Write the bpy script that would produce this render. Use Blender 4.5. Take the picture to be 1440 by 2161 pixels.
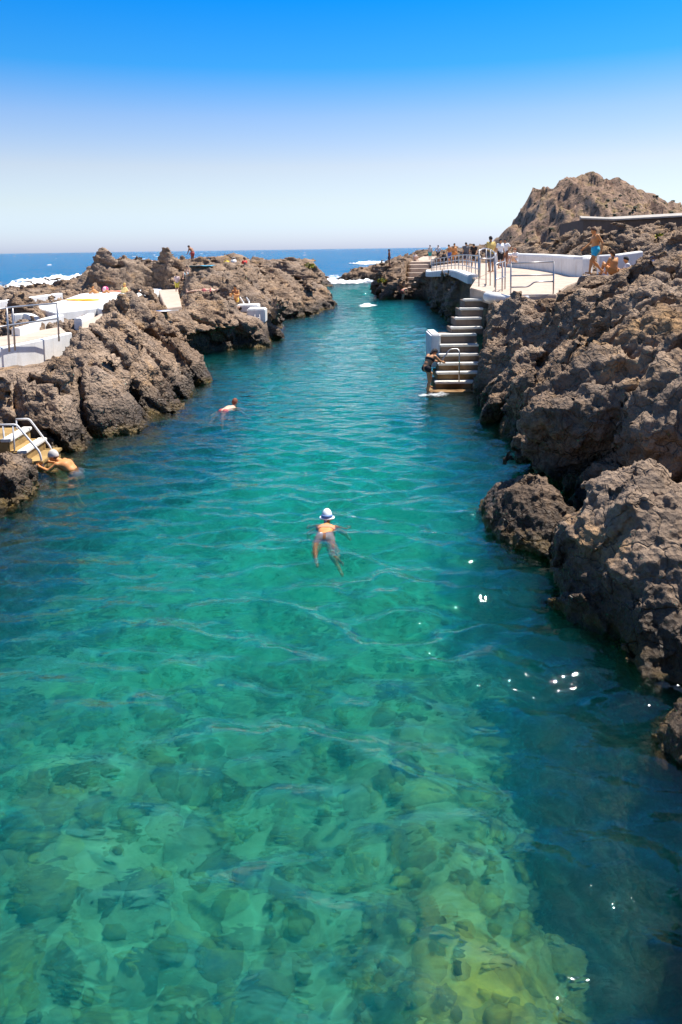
import bpy, math, random
import numpy as np

random.seed(7)
for _o in list(bpy.data.objects):
    bpy.data.objects.remove(_o)
SC = bpy.context.scene
COL = SC.collection
R = math.radians

# ---------------------------------------------------------------- camera
F, EYE, HOR = 1560.0, 4.8, 524.5          # focal length in photo pixels, eye height over the water, horizon row
PITCH, ROLL = R(6.0), R(-0.81)
VPP = HOR + F * math.tan(PITCH)
cam_d = bpy.data.cameras.new('camera')
cam = bpy.data.objects.new('camera', cam_d)
COL.objects.link(cam)
cam.location = (0, 0, EYE)
from mathutils import Matrix, Vector
_CM = Matrix.Rotation(math.pi / 2 - PITCH, 3, 'X') @ Matrix.Rotation(ROLL, 3, 'Z')
cam.rotation_euler = _CM.to_euler()
cam_d.sensor_fit = 'VERTICAL'
cam_d.sensor_height = 36.0
cam_d.lens = F / 2161 * 36.0
cam_d.shift_y = -(1080.5 - VPP) / 2161
cam_d.clip_start = 0.1
cam_d.clip_end = 30000
SC.camera = cam

# ---------------------------------------------------------------- sky, sun, exposure
SUN_EL, SUN_AZ = R(66), R(32)              # azimuth from +X towards +Y
world = bpy.data.worlds.new('World')
SC.world = world
world.use_nodes = True
wn, wl = world.node_tree.nodes, world.node_tree.links
wn.clear()
w_out = wn.new('ShaderNodeOutputWorld')
w_bg = wn.new('ShaderNodeBackground')
w_bg.inputs['Strength'].default_value = 0.088
w_sky = wn.new('ShaderNodeTexSky')
w_sky.sky_type = 'NISHITA'
w_sky.sun_disc = False
w_sky.sun_elevation = SUN_EL
w_sky.sun_rotation = math.pi / 2 - SUN_AZ
w_sky.altitude = 0
w_sky.air_density = 1.0
w_sky.dust_density = 0.6
w_sky.ozone_density = 2.0
# the polarised, deep summer blue: a tint that depends on elevation only, the same all the way round
w_tc = wn.new('ShaderNodeTexCoord')
w_sep = wn.new('ShaderNodeSeparateXYZ')
w_ramp = wn.new('ShaderNodeValToRGB')
wl.new(w_tc.outputs['Generated'], w_sep.inputs[0])
wl.new(w_sep.outputs['Z'], w_ramp.inputs[0])
w_mul = wn.new('ShaderNodeMix')
w_mul.data_type = 'RGBA'
w_mul.blend_type = 'MULTIPLY'
w_mul.inputs[0].default_value = 1.0
wl.new(w_sky.outputs[0], w_mul.inputs[6])
wl.new(w_ramp.outputs[0], w_mul.inputs[7])
wl.new(w_mul.outputs[2], w_bg.inputs['Color'])
wl.new(w_bg.outputs[0], w_out.inputs[0])
SKY_TINT = [(0.0, (0.88, 1.03, 1.64)), (0.03, (0.92, 1.03, 1.40)), (0.06, (1.02, 1.0, 1.11)), (0.108, (1.10, 0.97, 0.98)),
            (0.170, (0.75, 0.88, 1.08)), (0.230, (0.16, 0.74, 1.18)), (0.316, (0.01, 0.66, 1.30)), (0.42, (0.20, 0.68, 1.15)), (0.8, (0.30, 0.50, 0.80))]
_e = w_ramp.color_ramp.elements
while len(_e) > 1:
    _e.remove(_e[-1])
for _i, (_p, _c) in enumerate(SKY_TINT):
    el = _e[0] if _i == 0 else _e.new(_p)
    el.position = _p
    el.color = (*_c, 1)

sun_d = bpy.data.lights.new('sun', 'SUN')
sun_d.energy = 5.0
sun_d.angle = R(0.53)
sun_d.color = (1.0, 0.95, 0.87)
sun = bpy.data.objects.new('sun', sun_d)
COL.objects.link(sun)
SUNV = Vector((math.cos(SUN_EL) * math.cos(SUN_AZ), math.cos(SUN_EL) * math.sin(SUN_AZ), math.sin(SUN_EL)))
sun.rotation_euler = SUNV.to_track_quat('Z', 'Y').to_euler()
sun.location = SUNV * 200

SC.view_settings.view_transform = 'Standard'
SC.view_settings.look = 'None'
SC.view_settings.exposure = 0.78
SC.view_settings.gamma = 1.0
SC.view_settings.use_curve_mapping = False
SC.render.engine = 'CYCLES'
CY = SC.cycles
CY.use_denoising = True
CY.denoiser = 'OPENIMAGEDENOISE'
CY.use_adaptive_sampling = True
CY.adaptive_threshold = 0.012
CY.max_bounces = 8
CY.diffuse_bounces = 3
CY.glossy_bounces = 3
CY.transmission_bounces = 4
CY.transparent_max_bounces = 8
CY.volume_bounces = 2
CY.caustics_reflective = False
CY.caustics_refractive = False
CY.sample_clamp_indirect = 6.0

# ---------------------------------------------------------------- pixel -> place
def ray(u, v):
    return _CM @ Vector(((u - 720) / F, -(v - VPP) / F, -1.0))

def at_z(u, v, z):                          # where the ray of a photo pixel meets height z
    d = ray(u, v)
    t = (z - EYE) / d.z
    return Vector((d.x * t, d.y * t, z))

def at_y(u, v, y):                          # where it is y metres ahead
    d = ray(u, v)
    t = y / d.y
    return Vector((d.x * t, y, EYE + d.z * t))

# ---------------------------------------------------------------- numeric toolkit
def _mixh(h):
    h ^= h >> np.uint32(13)
    h *= np.uint32(1274126177)
    h ^= h >> np.uint32(16)
    h *= np.uint32(2246822519)
    h ^= h >> np.uint32(15)
    return h

def _lattice(P, offs, seed):
    P = np.asarray(P, np.float32)
    fl = np.floor(P)
    i = fl.astype(np.int32).view(np.uint32)
    f = P - fl
    K = (374761393, 668265263, 2147483647)
    hs = [[(i[:, a] + np.uint32(d & 0xffffffff)) * np.uint32(K[a]) for d in offs] for a in range(3)]
    sd = np.uint32((seed * 974711 + 12345) & 0xffffffff)
    hs[0] = [h ^ sd for h in hs[0]]
    return f, hs

def _chunks(fn, P, n=400000):
    if len(P) <= n:
        return fn(P)
    parts = [fn(P[i:i + n]) for i in range(0, len(P), n)]
    if isinstance(parts[0], tuple):
        return tuple(np.concatenate(c) for c in zip(*parts))
    return np.concatenate(parts)

def vnoise(P, seed=0):                      # value noise, -1..1
    def fn(P):
        f, hs = _lattice(P, (0, 1), seed)
        f = f * f * f * (f * (f * 6 - 15) + 10)
        def row(hxy, k):
            a = _mixh(hxy ^ hs[2][0]).astype(np.float32)
            b = _mixh(hxy ^ hs[2][1]).astype(np.float32)
            return a + (b - a) * f[:, 2]
        def col(hx):
            a, b = row(hx ^ hs[1][0], 0), row(hx ^ hs[1][1], 0)
            return a + (b - a) * f[:, 1]
        a, b = col(hs[0][0]), col(hs[0][1])
        return (a + (b - a) * f[:, 0]) * np.float32(1 / 2147483648.0) - 1
    return _chunks(fn, P, 100000)

def fbm(P, octv=4, seed=0, gain=0.5):
    s, a, tot = 0, 1.0, 0.0
    for o in range(octv):
        s = s + np.float32(a) * vnoise(P * (2.03 ** o) + 17.3 * o, seed + o)
        tot += a
        a *= gain
    return s / np.float32(tot)

def worley(P, seed=0):                      # F1, F2 distances
    def fn(P):
        f, hs = _lattice(P, (-1, 0, 1), seed)
        f1 = np.full(len(P), 9.0, np.float32)
        f2 = f1.copy()
        q = np.float32(1 / 1023)
        M = np.uint32(1023)
        for a, dx in enumerate((-1, 0, 1)):
            fx = f[:, 0] - dx
            for b, dy in enumerate((-1, 0, 1)):
                fy = f[:, 1] - dy
                hxy = hs[0][a] ^ hs[1][b]
                for c, dz in enumerate((-1, 0, 1)):
                    h = _mixh(hxy ^ hs[2][c])
                    jx = (h & M).astype(np.float32) * q - fx
                    jy = ((h >> np.uint32(10)) & M).astype(np.float32) * q - fy
                    jz = ((h >> np.uint32(20)) & M).astype(np.float32) * q - (f[:, 2] - dz)
                    d = jx * jx + jy * jy + jz * jz
                    np.minimum(f2, np.maximum(f1, d), out=f2)
                    np.minimum(f1, d, out=f1)
        return np.sqrt(f1), np.sqrt(f2)
    return _chunks(fn, P, 60000)

def facets(P, seed=0):                      # broken faces: every cell carries its own tilted plane
    def fn(P):
        f, hs = _lattice(P, (-1, 0, 1), seed)
        best = np.full(len(P), 9.0, np.float32)
        bh = np.zeros(len(P), np.uint32)
        bv = np.zeros((3, len(P)), np.float32)
        q = np.float32(1 / 1023)
        M = np.uint32(1023)
        for a, dx in enumerate((-1, 0, 1)):
            fx = f[:, 0] - dx
            for b, dy in enumerate((-1, 0, 1)):
                fy = f[:, 1] - dy
                hxy = hs[0][a] ^ hs[1][b]
                for c, dz in enumerate((-1, 0, 1)):
                    h = _mixh(hxy ^ hs[2][c])
                    jx = (h & M).astype(np.float32) * q - fx
                    jy = ((h >> np.uint32(10)) & M).astype(np.float32) * q - fy
                    jz = ((h >> np.uint32(20)) & M).astype(np.float32) * q - (f[:, 2] - dz)
                    d = jx * jx + jy * jy + jz * jz
                    m = d < best
                    best = np.where(m, d, best)
                    bh = np.where(m, h, bh)
                    bv[0] = np.where(m, jx, bv[0]); bv[1] = np.where(m, jy, bv[1]); bv[2] = np.where(m, jz, bv[2])
        g = _mixh(bh + np.uint32(77))
        nx = (g & M).astype(np.float32) * q - .5
        ny = ((g >> np.uint32(10)) & M).astype(np.float32) * q - .5
        nz = ((g >> np.uint32(20)) & M).astype(np.float32) * q - .5
        return (bv[0] * nx + bv[1] * ny + bv[2] * nz) / np.sqrt(nx * nx + ny * ny + nz * nz + .01)
    return _chunks(fn, P, 40000)

def largest_piece(verts, quads):            # drop crumbs that float free of the main body
    n = len(verts)
    lab = np.arange(n, dtype=np.int32)
    e = np.concatenate([quads[:, [0, 1]], quads[:, [1, 2]], quads[:, [2, 3]], quads[:, [3, 0]]])
    for _ in range(400):
        m = np.minimum(lab[e[:, 0]], lab[e[:, 1]])
        new = lab.copy()
        np.minimum.at(new, e[:, 0], m)
        np.minimum.at(new, e[:, 1], m)
        new = new[new]; new = new[new]
        if (new == lab).all():
            break
        lab = new
    keep = lab == np.bincount(lab).argmax()
    idx = np.cumsum(keep) - 1
    return verts[keep], idx[quads[keep[quads[:, 0]]]]

def surface_nets(V):
    """isosurface of V=0 (negative inside): vertices in index space, quads"""
    nx, ny, nz = V.shape
    ins = V < 0
    c = ins[:-1, :-1, :-1].astype(np.int8)
    for dx, dy, dz in ((1,0,0),(0,1,0),(0,0,1),(1,1,0),(1,0,1),(0,1,1),(1,1,1)):
        c += ins[dx:nx-1+dx, dy:ny-1+dy, dz:nz-1+dz]
    act = (c > 0) & (c < 8)
    ci = np.argwhere(act)
    vid = np.full(act.shape, -1, np.int32)
    vid[act] = np.arange(len(ci), dtype=np.int32)
    acc = np.zeros((len(ci), 3), np.float32)
    cnt = np.zeros(len(ci), np.float32)
    corners = [(a, b, d) for a in (0, 1) for b in (0, 1) for d in (0, 1)]
    cv = {k: V[ci[:, 0] + k[0], ci[:, 1] + k[1], ci[:, 2] + k[2]] for k in corners}
    for k in corners:
        for ax in range(3):
            if k[ax] == 0:
                k2 = list(k); k2[ax] = 1; k2 = tuple(k2)
                a, b = cv[k], cv[k2]
                m = (a < 0) != (b < 0)
                t = np.where(m, a / np.where(m, a - b, 1), 0)
                p = np.zeros((len(ci), 3), np.float32)
                p[:] = k
                p[:, ax] = t
                acc += p * m[:, None]
                cnt += m
    verts = ci + acc / cnt[:, None]
    quads = []
    for ax in range(3):
        b, d = [(1, 2), (2, 0), (0, 1)][ax]
        sl0 = [slice(None)] * 3; sl1 = [slice(None)] * 3
        sl0[ax] = slice(0, -1); sl1[ax] = slice(1, None)
        for q in (b, d):
            sl0[q] = slice(1, -1); sl1[q] = slice(1, -1)
        i0, i1 = ins[tuple(sl0)], ins[tuple(sl1)]
        for flip in (False, True):
            e = np.argwhere((i0 & ~i1) if not flip else (~i0 & i1))
            if not len(e):
                continue
            e[:, b] += 1; e[:, d] += 1
            def cell(ob, od):
                q = e.copy(); q[:, b] += ob; q[:, d] += od
                return vid[q[:, 0], q[:, 1], q[:, 2]]
            ring = [cell(-1, -1), cell(0, -1), cell(0, 0), cell(-1, 0)]
            if flip:
                ring = ring[::-1]
            quads.append(np.stack(ring, 1))
    return verts, np.concatenate(quads)

def mesh_np(name, verts, quads, smooth=True):
    me = bpy.data.meshes.new(name)
    verts = np.ascontiguousarray(verts, np.float32)
    quads = np.ascontiguousarray(quads, np.int32)
    k = quads.shape[1]
    me.vertices.add(len(verts))
    me.vertices.foreach_set('co', verts.ravel())
    me.loops.add(quads.size)
    me.loops.foreach_set('vertex_index', quads.ravel())
    me.polygons.add(len(quads))
    me.polygons.foreach_set('loop_start', np.arange(0, quads.size, k, dtype=np.int32))
    me.polygons.foreach_set('use_smooth', np.full(len(quads), smooth))
    me.update(calc_edges=True)
    return me

def vcos(me):
    a = np.empty(len(me.vertices) * 3, np.float32)
    me.vertices.foreach_get('co', a)
    return a.reshape(-1, 3)

def vnors(me):
    a = np.empty(len(me.vertices) * 3, np.float32)
    me.vertex_normals.foreach_get('vector', a)
    return a.reshape(-1, 3)

def set_cos(me, co):
    me.vertices.foreach_set('co', np.ascontiguousarray(co, np.float32).ravel())
    me.update()

def link(name, me, mat=None, parent=None, label=None, cat=None, group=None, kind=None):
    o = bpy.data.objects.new(name, me)
    COL.objects.link(o)
    if mat is not None and me is not None and not len(me.materials):
        me.materials.append(mat)
    if parent is not None:
        o.parent = parent
    tag(o, label, cat, group, kind)
    return o

def tag(o, label=None, cat=None, group=None, kind=None):
    for k, v in (('label', label), ('category', cat), ('group', group), ('kind', kind)):
        if v:
            o[k] = v
    return o

# ---------------------------------------------------------------- materials
MATS = {}
def mat_new(name):
    m = bpy.data.materials.new(name)
    m.use_nodes = True
    nt = m.node_tree
    nt.nodes.clear()
    out = nt.nodes.new('ShaderNodeOutputMaterial')
    MATS[name] = m
    return m, nt, out

class NT:
    """tiny node-tree helper"""
    def __init__(s, nt):
        s.nt = nt
    def n(s, typ, ins=None, **kw):
        nd = s.nt.nodes.new('ShaderNode' + typ)
        for k, v in kw.items():
            setattr(nd, k, v)
        for k, v in (ins or {}).items():
            if isinstance(v, bpy.types.NodeSocket):
                s.nt.links.new(v, nd.inputs[k])
            else:
                nd.inputs[k].default_value = v
        return nd
    def ramp(s, fac, stops, interp='LINEAR'):
        r = s.n('ValToRGB', {0: fac})
        e = r.color_ramp.elements
        r.color_ramp.interpolation = interp
        while len(e) > 1:
            e.remove(e[-1])
        for i, (p, c) in enumerate(stops):
            x = e[0] if i == 0 else e.new(p)
            x.position = p
            x.color = (*c, 1) if isinstance(c, tuple) else (c, c, c, 1)
        return r.outputs[0]
    def mix(s, fac, a, b, blend='MIX'):
        m = s.n('Mix', {0: fac, 6: a if not isinstance(a, tuple) else (*a, 1), 7: b if not isinstance(b, tuple) else (*b, 1)},
                data_type='RGBA', blend_type=blend)
        return m.outputs[2]
    def math(s, op, a, b=0.0, clamp=False):
        m = s.n('Math', {0: a, 1: b}, operation=op, use_clamp=clamp)
        return m.outputs[0]

def rock_material(name, dark, mid, light, scale=1.0, wet=True, bump=1.0):
    m, nt, out = mat_new(name)
    t = NT(nt)
    pos = t.n('NewGeometry').outputs['Position']
    n1 = t.n('TexNoise', {'Vector': pos, 'Scale': 0.9 * scale, 'Detail': 6.0, 'Roughness': 0.6}).outputs[0]
    n2 = t.n('TexNoise', {'Vector': pos, 'Scale': 7.0 * scale, 'Detail': 8.0, 'Roughness': 0.7}).outputs[0]
    n3 = t.n('TexNoise', {'Vector': pos, 'Scale': 38.0 * scale, 'Detail': 4.0, 'Roughness': 0.7}).outputs[0]
    vo = t.n('TexVoronoi', {'Vector': pos, 'Scale': 13.0 * scale}, feature='F1').outputs['Distance']
    f = t.math('ADD', t.math('MULTIPLY', n1, 0.55), t.math('MULTIPLY', n2, 0.45))
    base = t.ramp(f, [(0.34, dark), (0.5, mid), (0.66, light)])
    base = t.mix(t.ramp(n3, [(0.46, 0.0), (0.64, 0.5)]), base, tuple(0.4 * v for v in mid), 'MIX')
    big = t.n('TexNoise', {'Vector': pos, 'Scale': 0.32 * scale, 'Detail': 3.0, 'Roughness': 0.55}).outputs[0]
    base = t.mix(t.ramp(big, [(0.42, 0.0), (0.60, 0.75)]), base, t.mix(0.42, base, (0.30, 0.25, 0.21)), 'MIX')          # greyer weathering
    och = t.n('TexNoise', {'Vector': t.n('Mapping', {'Vector': pos, 'Location': (7.0, 3.0, 1.0)}).outputs[0], 'Scale': 0.8 * scale, 'Detail': 5.0, 'Roughness': 0.6}).outputs[0]
    base = t.mix(t.ramp(och, [(0.56, 0.0), (0.70, 0.6)]), base, tuple(v * k for v, k in zip(light, (0.95, 0.80, 0.55))), 'MIX')      # ochre lichen
    wpos = t.n('VectorMath', {0: pos, 1: t.n('VectorMath', {0: t.n('TexNoise', {'Vector': pos, 'Scale': 2.2 * scale, 'Detail': 3.0}).outputs['Color'], 1: (0.5, 0.5, 0.5)}, operation='MULTIPLY').outputs[0]}, operation='ADD').outputs[0]
    crk = t.n('TexVoronoi', {'Vector': wpos, 'Scale': 1.7 * scale}, feature='DISTANCE_TO_EDGE').outputs['Distance']
    crk = t.ramp(crk, [(0.0, 0.0), (0.035, 1.0)])
    rough = 0.92
    if wet:
        z = t.n('SeparateXYZ', {0: pos}).outputs['Z']
        zz = t.math('ADD', z, t.math('MULTIPLY', t.math('SUBTRACT', n2, 0.5), 0.5))
        wetf = t.n('MapRange', {0: zz, 1: 0.42, 2: 0.95, 3: 1.0, 4: 0.0}).outputs[0]
        base = t.mix(wetf, base, t.mix(0.22, (0.020, 0.014, 0.010), base, 'MIX'))
        alg = t.n('MapRange', {0: zz, 1: 0.02, 2: 0.28, 3: 1.0, 4: 0.0}).outputs[0]
        alg = t.math('MULTIPLY', alg, t.ramp(n1, [(0.40, 0.0), (0.58, 0.9)]))
        base = t.mix(alg, base, (0.13, 0.085, 0.018))
        rough = t.n('MapRange', {0: wetf, 1: 0.0, 2: 1.0, 3: 0.92, 4: 0.45}).outputs[0]
    hgt = t.math('ADD', t.math('MULTIPLY', crk, 0.35), t.math('MULTIPLY', n2, 0.5))
    hgt = t.math('ADD', hgt, t.math('ADD', t.math('MULTIPLY', n3, 0.22), t.math('MULTIPLY', vo, 0.5)))
    bp = t.n('Bump', {'Height': hgt, 'Strength': bump, 'Distance': 0.12 / scale}).outputs[0]
    b = t.n('BsdfPrincipled', {'Base Color': base, 'Roughness': rough, 'Normal': bp, 'Specular IOR Level': 0.25})
    nt.links.new(b.outputs[0], out.inputs[0])
    return m

M_ROCK_L = rock_material('lava_rock_warm', (0.065, 0.042, 0.027), (0.28, 0.187, 0.122), (0.54, 0.385, 0.26))
M_ROCK_R = rock_material('lava_rock_dark', (0.058, 0.037, 0.024), (0.255, 0.168, 0.108), (0.52, 0.37, 0.25))

# ---------------------------------------------------------------- land: shore lines and tops
def W(u, v):
    p = at_z(u, v, 0)
    return (p.x, p.y)

LEFT_SHORE = [(-7.6, -12), (-7.2, 4), (-6.9, 10), W(0, 1055), W(45, 1012), W(90, 985), W(165, 944), W(300, 900), W(392, 838),
              W(411, 800), W(423, 768), W(512, 738), W(562, 729), W(588, 700), W(590, 690), W(572, 676), W(640, 672), W(704, 648),
              (-0.9, 66), (-3.2, 74), (-4.5, 84), (-1.4, 97), (-1.6, 106), (-7.5, 112), (-11, 96), (-14, 78), (-18, 66), (-44, 63), (-90, 70), (-90, -12)]
RIGHT_SHORE = [(5.6, -12), (5.0, 2), (5.3, 6), (5.6, 9), (5.5, 12), W(1178, 1040), W(1140, 985), W(1120, 940), W(1034, 898), (4.3, 24.2), (4.5, 26.6),
               (7.6, 31), (8.6, 38), W(960, 686), W(905, 641), W(902, 632), W(862, 632), W(806, 632), (3.6, 74), (5.5, 84), (8, 98), (22, 112), (90, 120),
               (90, -12)]

def poly_sd(poly, X, Y):                    # signed distance, positive inside
    best = np.full(X.shape, 1e9, np.float32)
    ins = np.zeros(X.shape, bool)
    n = len(poly)
    for i in range(n):
        ax, ay = poly[i]
        bx, by = poly[(i + 1) % n]
        ex, ey = bx - ax, by - ay
        t = np.clip(((X - ax) * ex + (Y - ay) * ey) / (ex * ex + ey * ey), 0, 1)
        best = np.minimum(best, (X - ax - t * ex) ** 2 + (Y - ay - t * ey) ** 2)
        if ay != by:
            m = (ay > Y) != (by > Y)
            ins ^= m & (X < ex * (Y - ay) / (by - ay) + ax)
    d = np.sqrt(best)
    return np.where(ins, d, -d)

def top_from(ctrl, X, Y, p=2.6):            # smooth interpolation of spot heights (x, y, z)
    num = np.zeros(X.shape, np.float32)
    den = np.zeros(X.shape, np.float32)
    for x, y, z in ctrl:
        sc = 1.0 / (0.35 + 0.03 * max(y, 5))
        d2 = ((X - x) ** 2 + (Y - y) ** 2) * sc * sc + 0.02
        w = d2 ** (-p)
        num += w * z
        den += w
    return num / den

def cp(u, v, y):
    q = at_y(u, v, y)
    return (q.x, q.y, q.z)

LEFT_TOP = [(-9, 0, 2.4), (-9, 10, 1.9), (-9, 14, 1.7), (-14, 14, 1.8), (-8.6, 17.5, 1.6), cp(0, 815, 19.8), cp(60, 790, 20.6), cp(110, 755, 21.8), cp(185, 690, 23.4), cp(300, 650, 26.5), cp(400, 640, 29.5),
            (-10.5, 20, 2.05), (-10, 22, 2.05), (-11, 24.5, 2.0), (-10.5, 27, 2.05), (-15, 22, 2.0), (-14, 28, 1.9), (-20, 34, 1.9), (-12, 31, 2.1), (-18, 40, 2.0), (-28, 45, 1.9), (-40, 55, 1.8),
            cp(450, 662, 33), cp(500, 672, 36), cp(545, 668, 38.5), cp(470, 640, 38), cp(520, 640, 40), cp(430, 620, 38),
            (-9, 44, 2.2), (-12, 44.5, 2.2), (-16, 45, 2.15), (-20, 46, 2.0),
            cp(500, 585, 43), cp(560, 572, 48), cp(450, 575, 46), cp(400, 562, 55), cp(407, 550, 62), cp(480, 562, 56),
            cp(590, 620, 53), cp(640, 602, 57), cp(690, 612, 60), cp(620, 566, 70), cp(650, 552, 95), cp(685, 566, 100), cp(600, 556, 86), cp(550, 560, 72), cp(640, 556, 104),
            (-24, 55, 2.0), (-30, 60, 1.6)]
LEFT_TOP += [(-8.0, 48, 2.6), (-9.5, 50, 2.6)]

RIGHT_TOP = [(4.1, 20.2, .5), (4.3, 21.4, 0.9), (4.6, 22.8, 1.45), (4.9, 23.9, 2.1), (5.15, 24.9, 2.7), (5.2, 20.0, 1.4), (5.5, 21.2, 2.1), (5.9, 22.6, 2.8), (5.0, 26.6, 2.5), (5.2, 27.6, 2.8),
             cp(1052, 640, 25.6), cp(1100, 632, 24.2), cp(1190, 606, 21.5), cp(1250, 604, 23), cp(1300, 610, 23.5), cp(1340, 600, 23.5), cp(1400, 572, 23), cp(1440, 558, 22), (9.0, 25.5, 3.5), (11.5, 26, 3.7), (10.5, 30.5, 3.5), (7.5, 17, 4.0), (9, 14, 4.3), (7, 10, 3.8), (6.6, 4, 3.6), (9, 8, 4.2),
             (6.4, 14, 3.4), (12, 18, 4.7), (14, 24, 4.6), (14, 31, 4.0), (9.6, 28, 3.7), (11, 29.5, 3.5), (12.2, 30, 3.5), (10, 26, 3.5),
             (6, 27, 3.15), (7, 30, 3.15), (8.5, 33, 3.15), (10, 33, 3.15), (11, 38, 3.15), (10, 44, 3.15), (9.4, 50, 3.15), (9.2, 56, 3.15), (9.5, 62, 3.2), (13, 36, 3.2), (14, 40, 3.3),
             cp(1090, 532, 52), cp(1150, 518, 52), cp(1250, 505, 50), cp(1340, 485, 47), cp(1440, 488, 45), (22, 40, 5.6), (18, 36, 5.0), (18, 30, 4.9),
             cp(812, 600, 70), cp(820, 572, 72), cp(832, 552, 76), cp(860, 552, 80), cp(905, 545, 86), (12, 70, 3.6), (14, 80, 4.2), (20, 90, 4.5)]

OUTCROP = [(203, 612, 568, 53, 1.0), (228, 612, 536, 52, 1.15), (258, 612, 540, 52, 1.2), (285, 612, 542, 52.5, 1.1), (310, 612, 556, 52, 1.0), (345, 612, 536, 52, 1.05), (372, 612, 548, 53, 1.0), (395, 600, 560, 54, 1.1)]
OUT_W = []
for u, vb, vt, y, w in OUTCROP:
    q = at_y(u, vt, y)
    OUT_W.append((q.x, y, q.z, w * 0.9))

FLATS = []      # polygons (world xy) that carry concrete: (polygon, z of slab top)

def build_bank(name, shore, ctrl, a0, a1, da, y0, y1, profile, seed, mat, aniso, zmax=6.4, outcrop=None, zdz=0.072, amp=1.0):
    na = int((a1 - a0) / da) + 1
    dl = da * 1.35
    ny = int(math.log((y1 + 6) / (y0 + 6)) / dl) + 1
    zs = np.arange(-3.3, zmax, zdz).astype(np.float32)
    A = np.linspace(a0, a1, na)
    YS = (y0 + 6) * np.exp(np.arange(ny) * dl) - 6
    Y, Aa = np.meshgrid(YS, A)
    X = Aa * (Y + 6)
    s = poly_sd(shore, X, Y)
    top = top_from(ctrl, X, Y)
    if outcrop:
        for ox, oy, oz, ow in outcrop:
            top = np.maximum(top, top + (oz - top) * np.exp(-(((X - ox) / ow) ** 4 + ((Y - oy) / (ow * 1.5)) ** 4)))
    calm = np.ones(X.shape, np.float32)
    for poly, zt in FLATS:
        sd = poly_sd(poly, X, Y)
        k = np.clip((sd + 0.55) / 0.5, 0, 1)
        top = top * (1 - k) + np.minimum(top, zt - 0.30) * k
        calm = np.minimum(calm, 1 - 0.85 * k)
    V = np.empty(X.shape + (len(zs),), np.float32)
    for k, z in enumerate(zs):
        off = profile(z, Y)
        a = z - top
        b = -(s - off) * 0.8
        m = np.maximum(a, b)
        h = np.clip(0.5 + 0.5 * (a - b) / 0.7, 0, 1)
        V[:, :, k] = b * (1 - h) + a * h + 0.7 * h * (1 - h)
    band = np.abs(V) < 1.25
    idx = np.argwhere(band)
    P = np.stack([X[idx[:, 0], idx[:, 1]], Y[idx[:, 0], idx[:, 1]], zs[idx[:, 2]]], 1).astype(np.float32)
    cm = calm[idx[:, 0], idx[:, 1]]
    Q = P @ aniso.T
    f1, f2 = worley(Q * 0.62, seed + 3)
    g1, g2 = worley(Q * 1.55 + 0.15 * fbm(P * 1.1, 2, seed + 9)[:, None], seed + 5)
    n = 0.42 * fbm(P * 0.33, 3, seed)
    n = n + 0.45 * (0.55 - f1) + 0.15 * np.minimum(f2 - f1, 0.45)
    rough = np.clip(0.5 + 1.3 * vnoise(P * 0.45 + 9, seed + 44), 0.08, 1.15)
    n = n + 0.66 * facets(Q * 0.50 + 1.7, seed + 50) + 0.22 * facets(Q * 1.25 + 4.1, seed + 51)
    n = n + rough * (0.26 * (0.5 - g1) + 0.08 * np.minimum(g2 - g1, 0.35))
    e1, e2 = worley(Q * np.array([0.5, 0.33, 0.33], np.float32) + 3.3, seed + 45)
    n = n + 0.55 * (0.5 - e1)
    n = n - 0.40 * np.exp(-((f2 - f1) / 0.055) ** 2) - 0.14 * rough * np.exp(-((g2 - g1) / 0.06) ** 2)      # joints between the blocks
    pit = vnoise(P * 1.3 + 5, seed + 40)
    n = n - 0.55 * np.clip(pit - 0.42, 0, 1)                                                          # blow holes
    V[band] -= (n * cm * amp).astype(np.float32)
    vi, q = largest_piece(*surface_nets(V))
    ii = vi
    yy = (y0 + 6) * np.exp(ii[:, 1] * dl) - 6
    aa = a0 + ii[:, 0] * (a1 - a0) / (na - 1)
    co = np.stack([aa * (yy + 6), yy, zs[0] + ii[:, 2] * zdz], 1)
    # orientation of the index space keeps handedness
    me = mesh_np(name, co, q)
    co, no = vcos(me), vnors(me)
    Q = co @ aniso.T.astype(np.float32)
    f1, f2 = worley(Q * 3.1, seed + 21)
    h1, _ = worley(co * 7.5, seed + 22)
    cal = np.ones(len(co), np.float32)
    for poly, zt in FLATS:
        sd = poly_sd(poly, co[:, 0], co[:, 1])
        cal = np.minimum(cal, np.clip(1 - (sd + 0.25) / 0.3, 0.15, 1))
    rg = 1 - np.abs(fbm(co * 2.2, 3, seed + 30))
    hole = np.clip(vnoise(co * 4.2 + 3, seed + 41) - 0.3, 0, 1)
    rough = np.clip(0.55 + 1.2 * vnoise(co * 0.7 + 2, seed + 46), 0.2, 1.2)
    disp = (0.04 + 0.08 * rough) * facets(Q * 3.0, seed + 52) + 0.035 * facets(co * 6.5, seed + 53) + rough * 0.10 * (0.5 - f1) + 0.05 * np.minimum(f2 - f1, 0.4) + rough * 0.055 * (0.45 - h1) + 0.10 * (rg - 0.8) - 0.18 * hole - 0.05 * np.exp(-((f2 - f1) / .07) ** 2)
    set_cos(me, co + no * (disp * cal * amp)[:, None])
    me.polygons.foreach_set('use_smooth', np.ones(len(me.polygons), bool))
    return link(name, me, mat, kind='structure')

def prof_left(z, Y):
    w = np.exp(-((Y - 39.5) / 4.2) ** 4)                # the ladder rock drops steeply
    k = 0.75 * (1 - w) + 0.12 * w
    cave = np.exp(-((Y - 33.2) / 1.9) ** 4) * (1.5 if z < 1.15 else 0.0)
    return np.where(z < 0, z * 0.7, z * k) + cave

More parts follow.
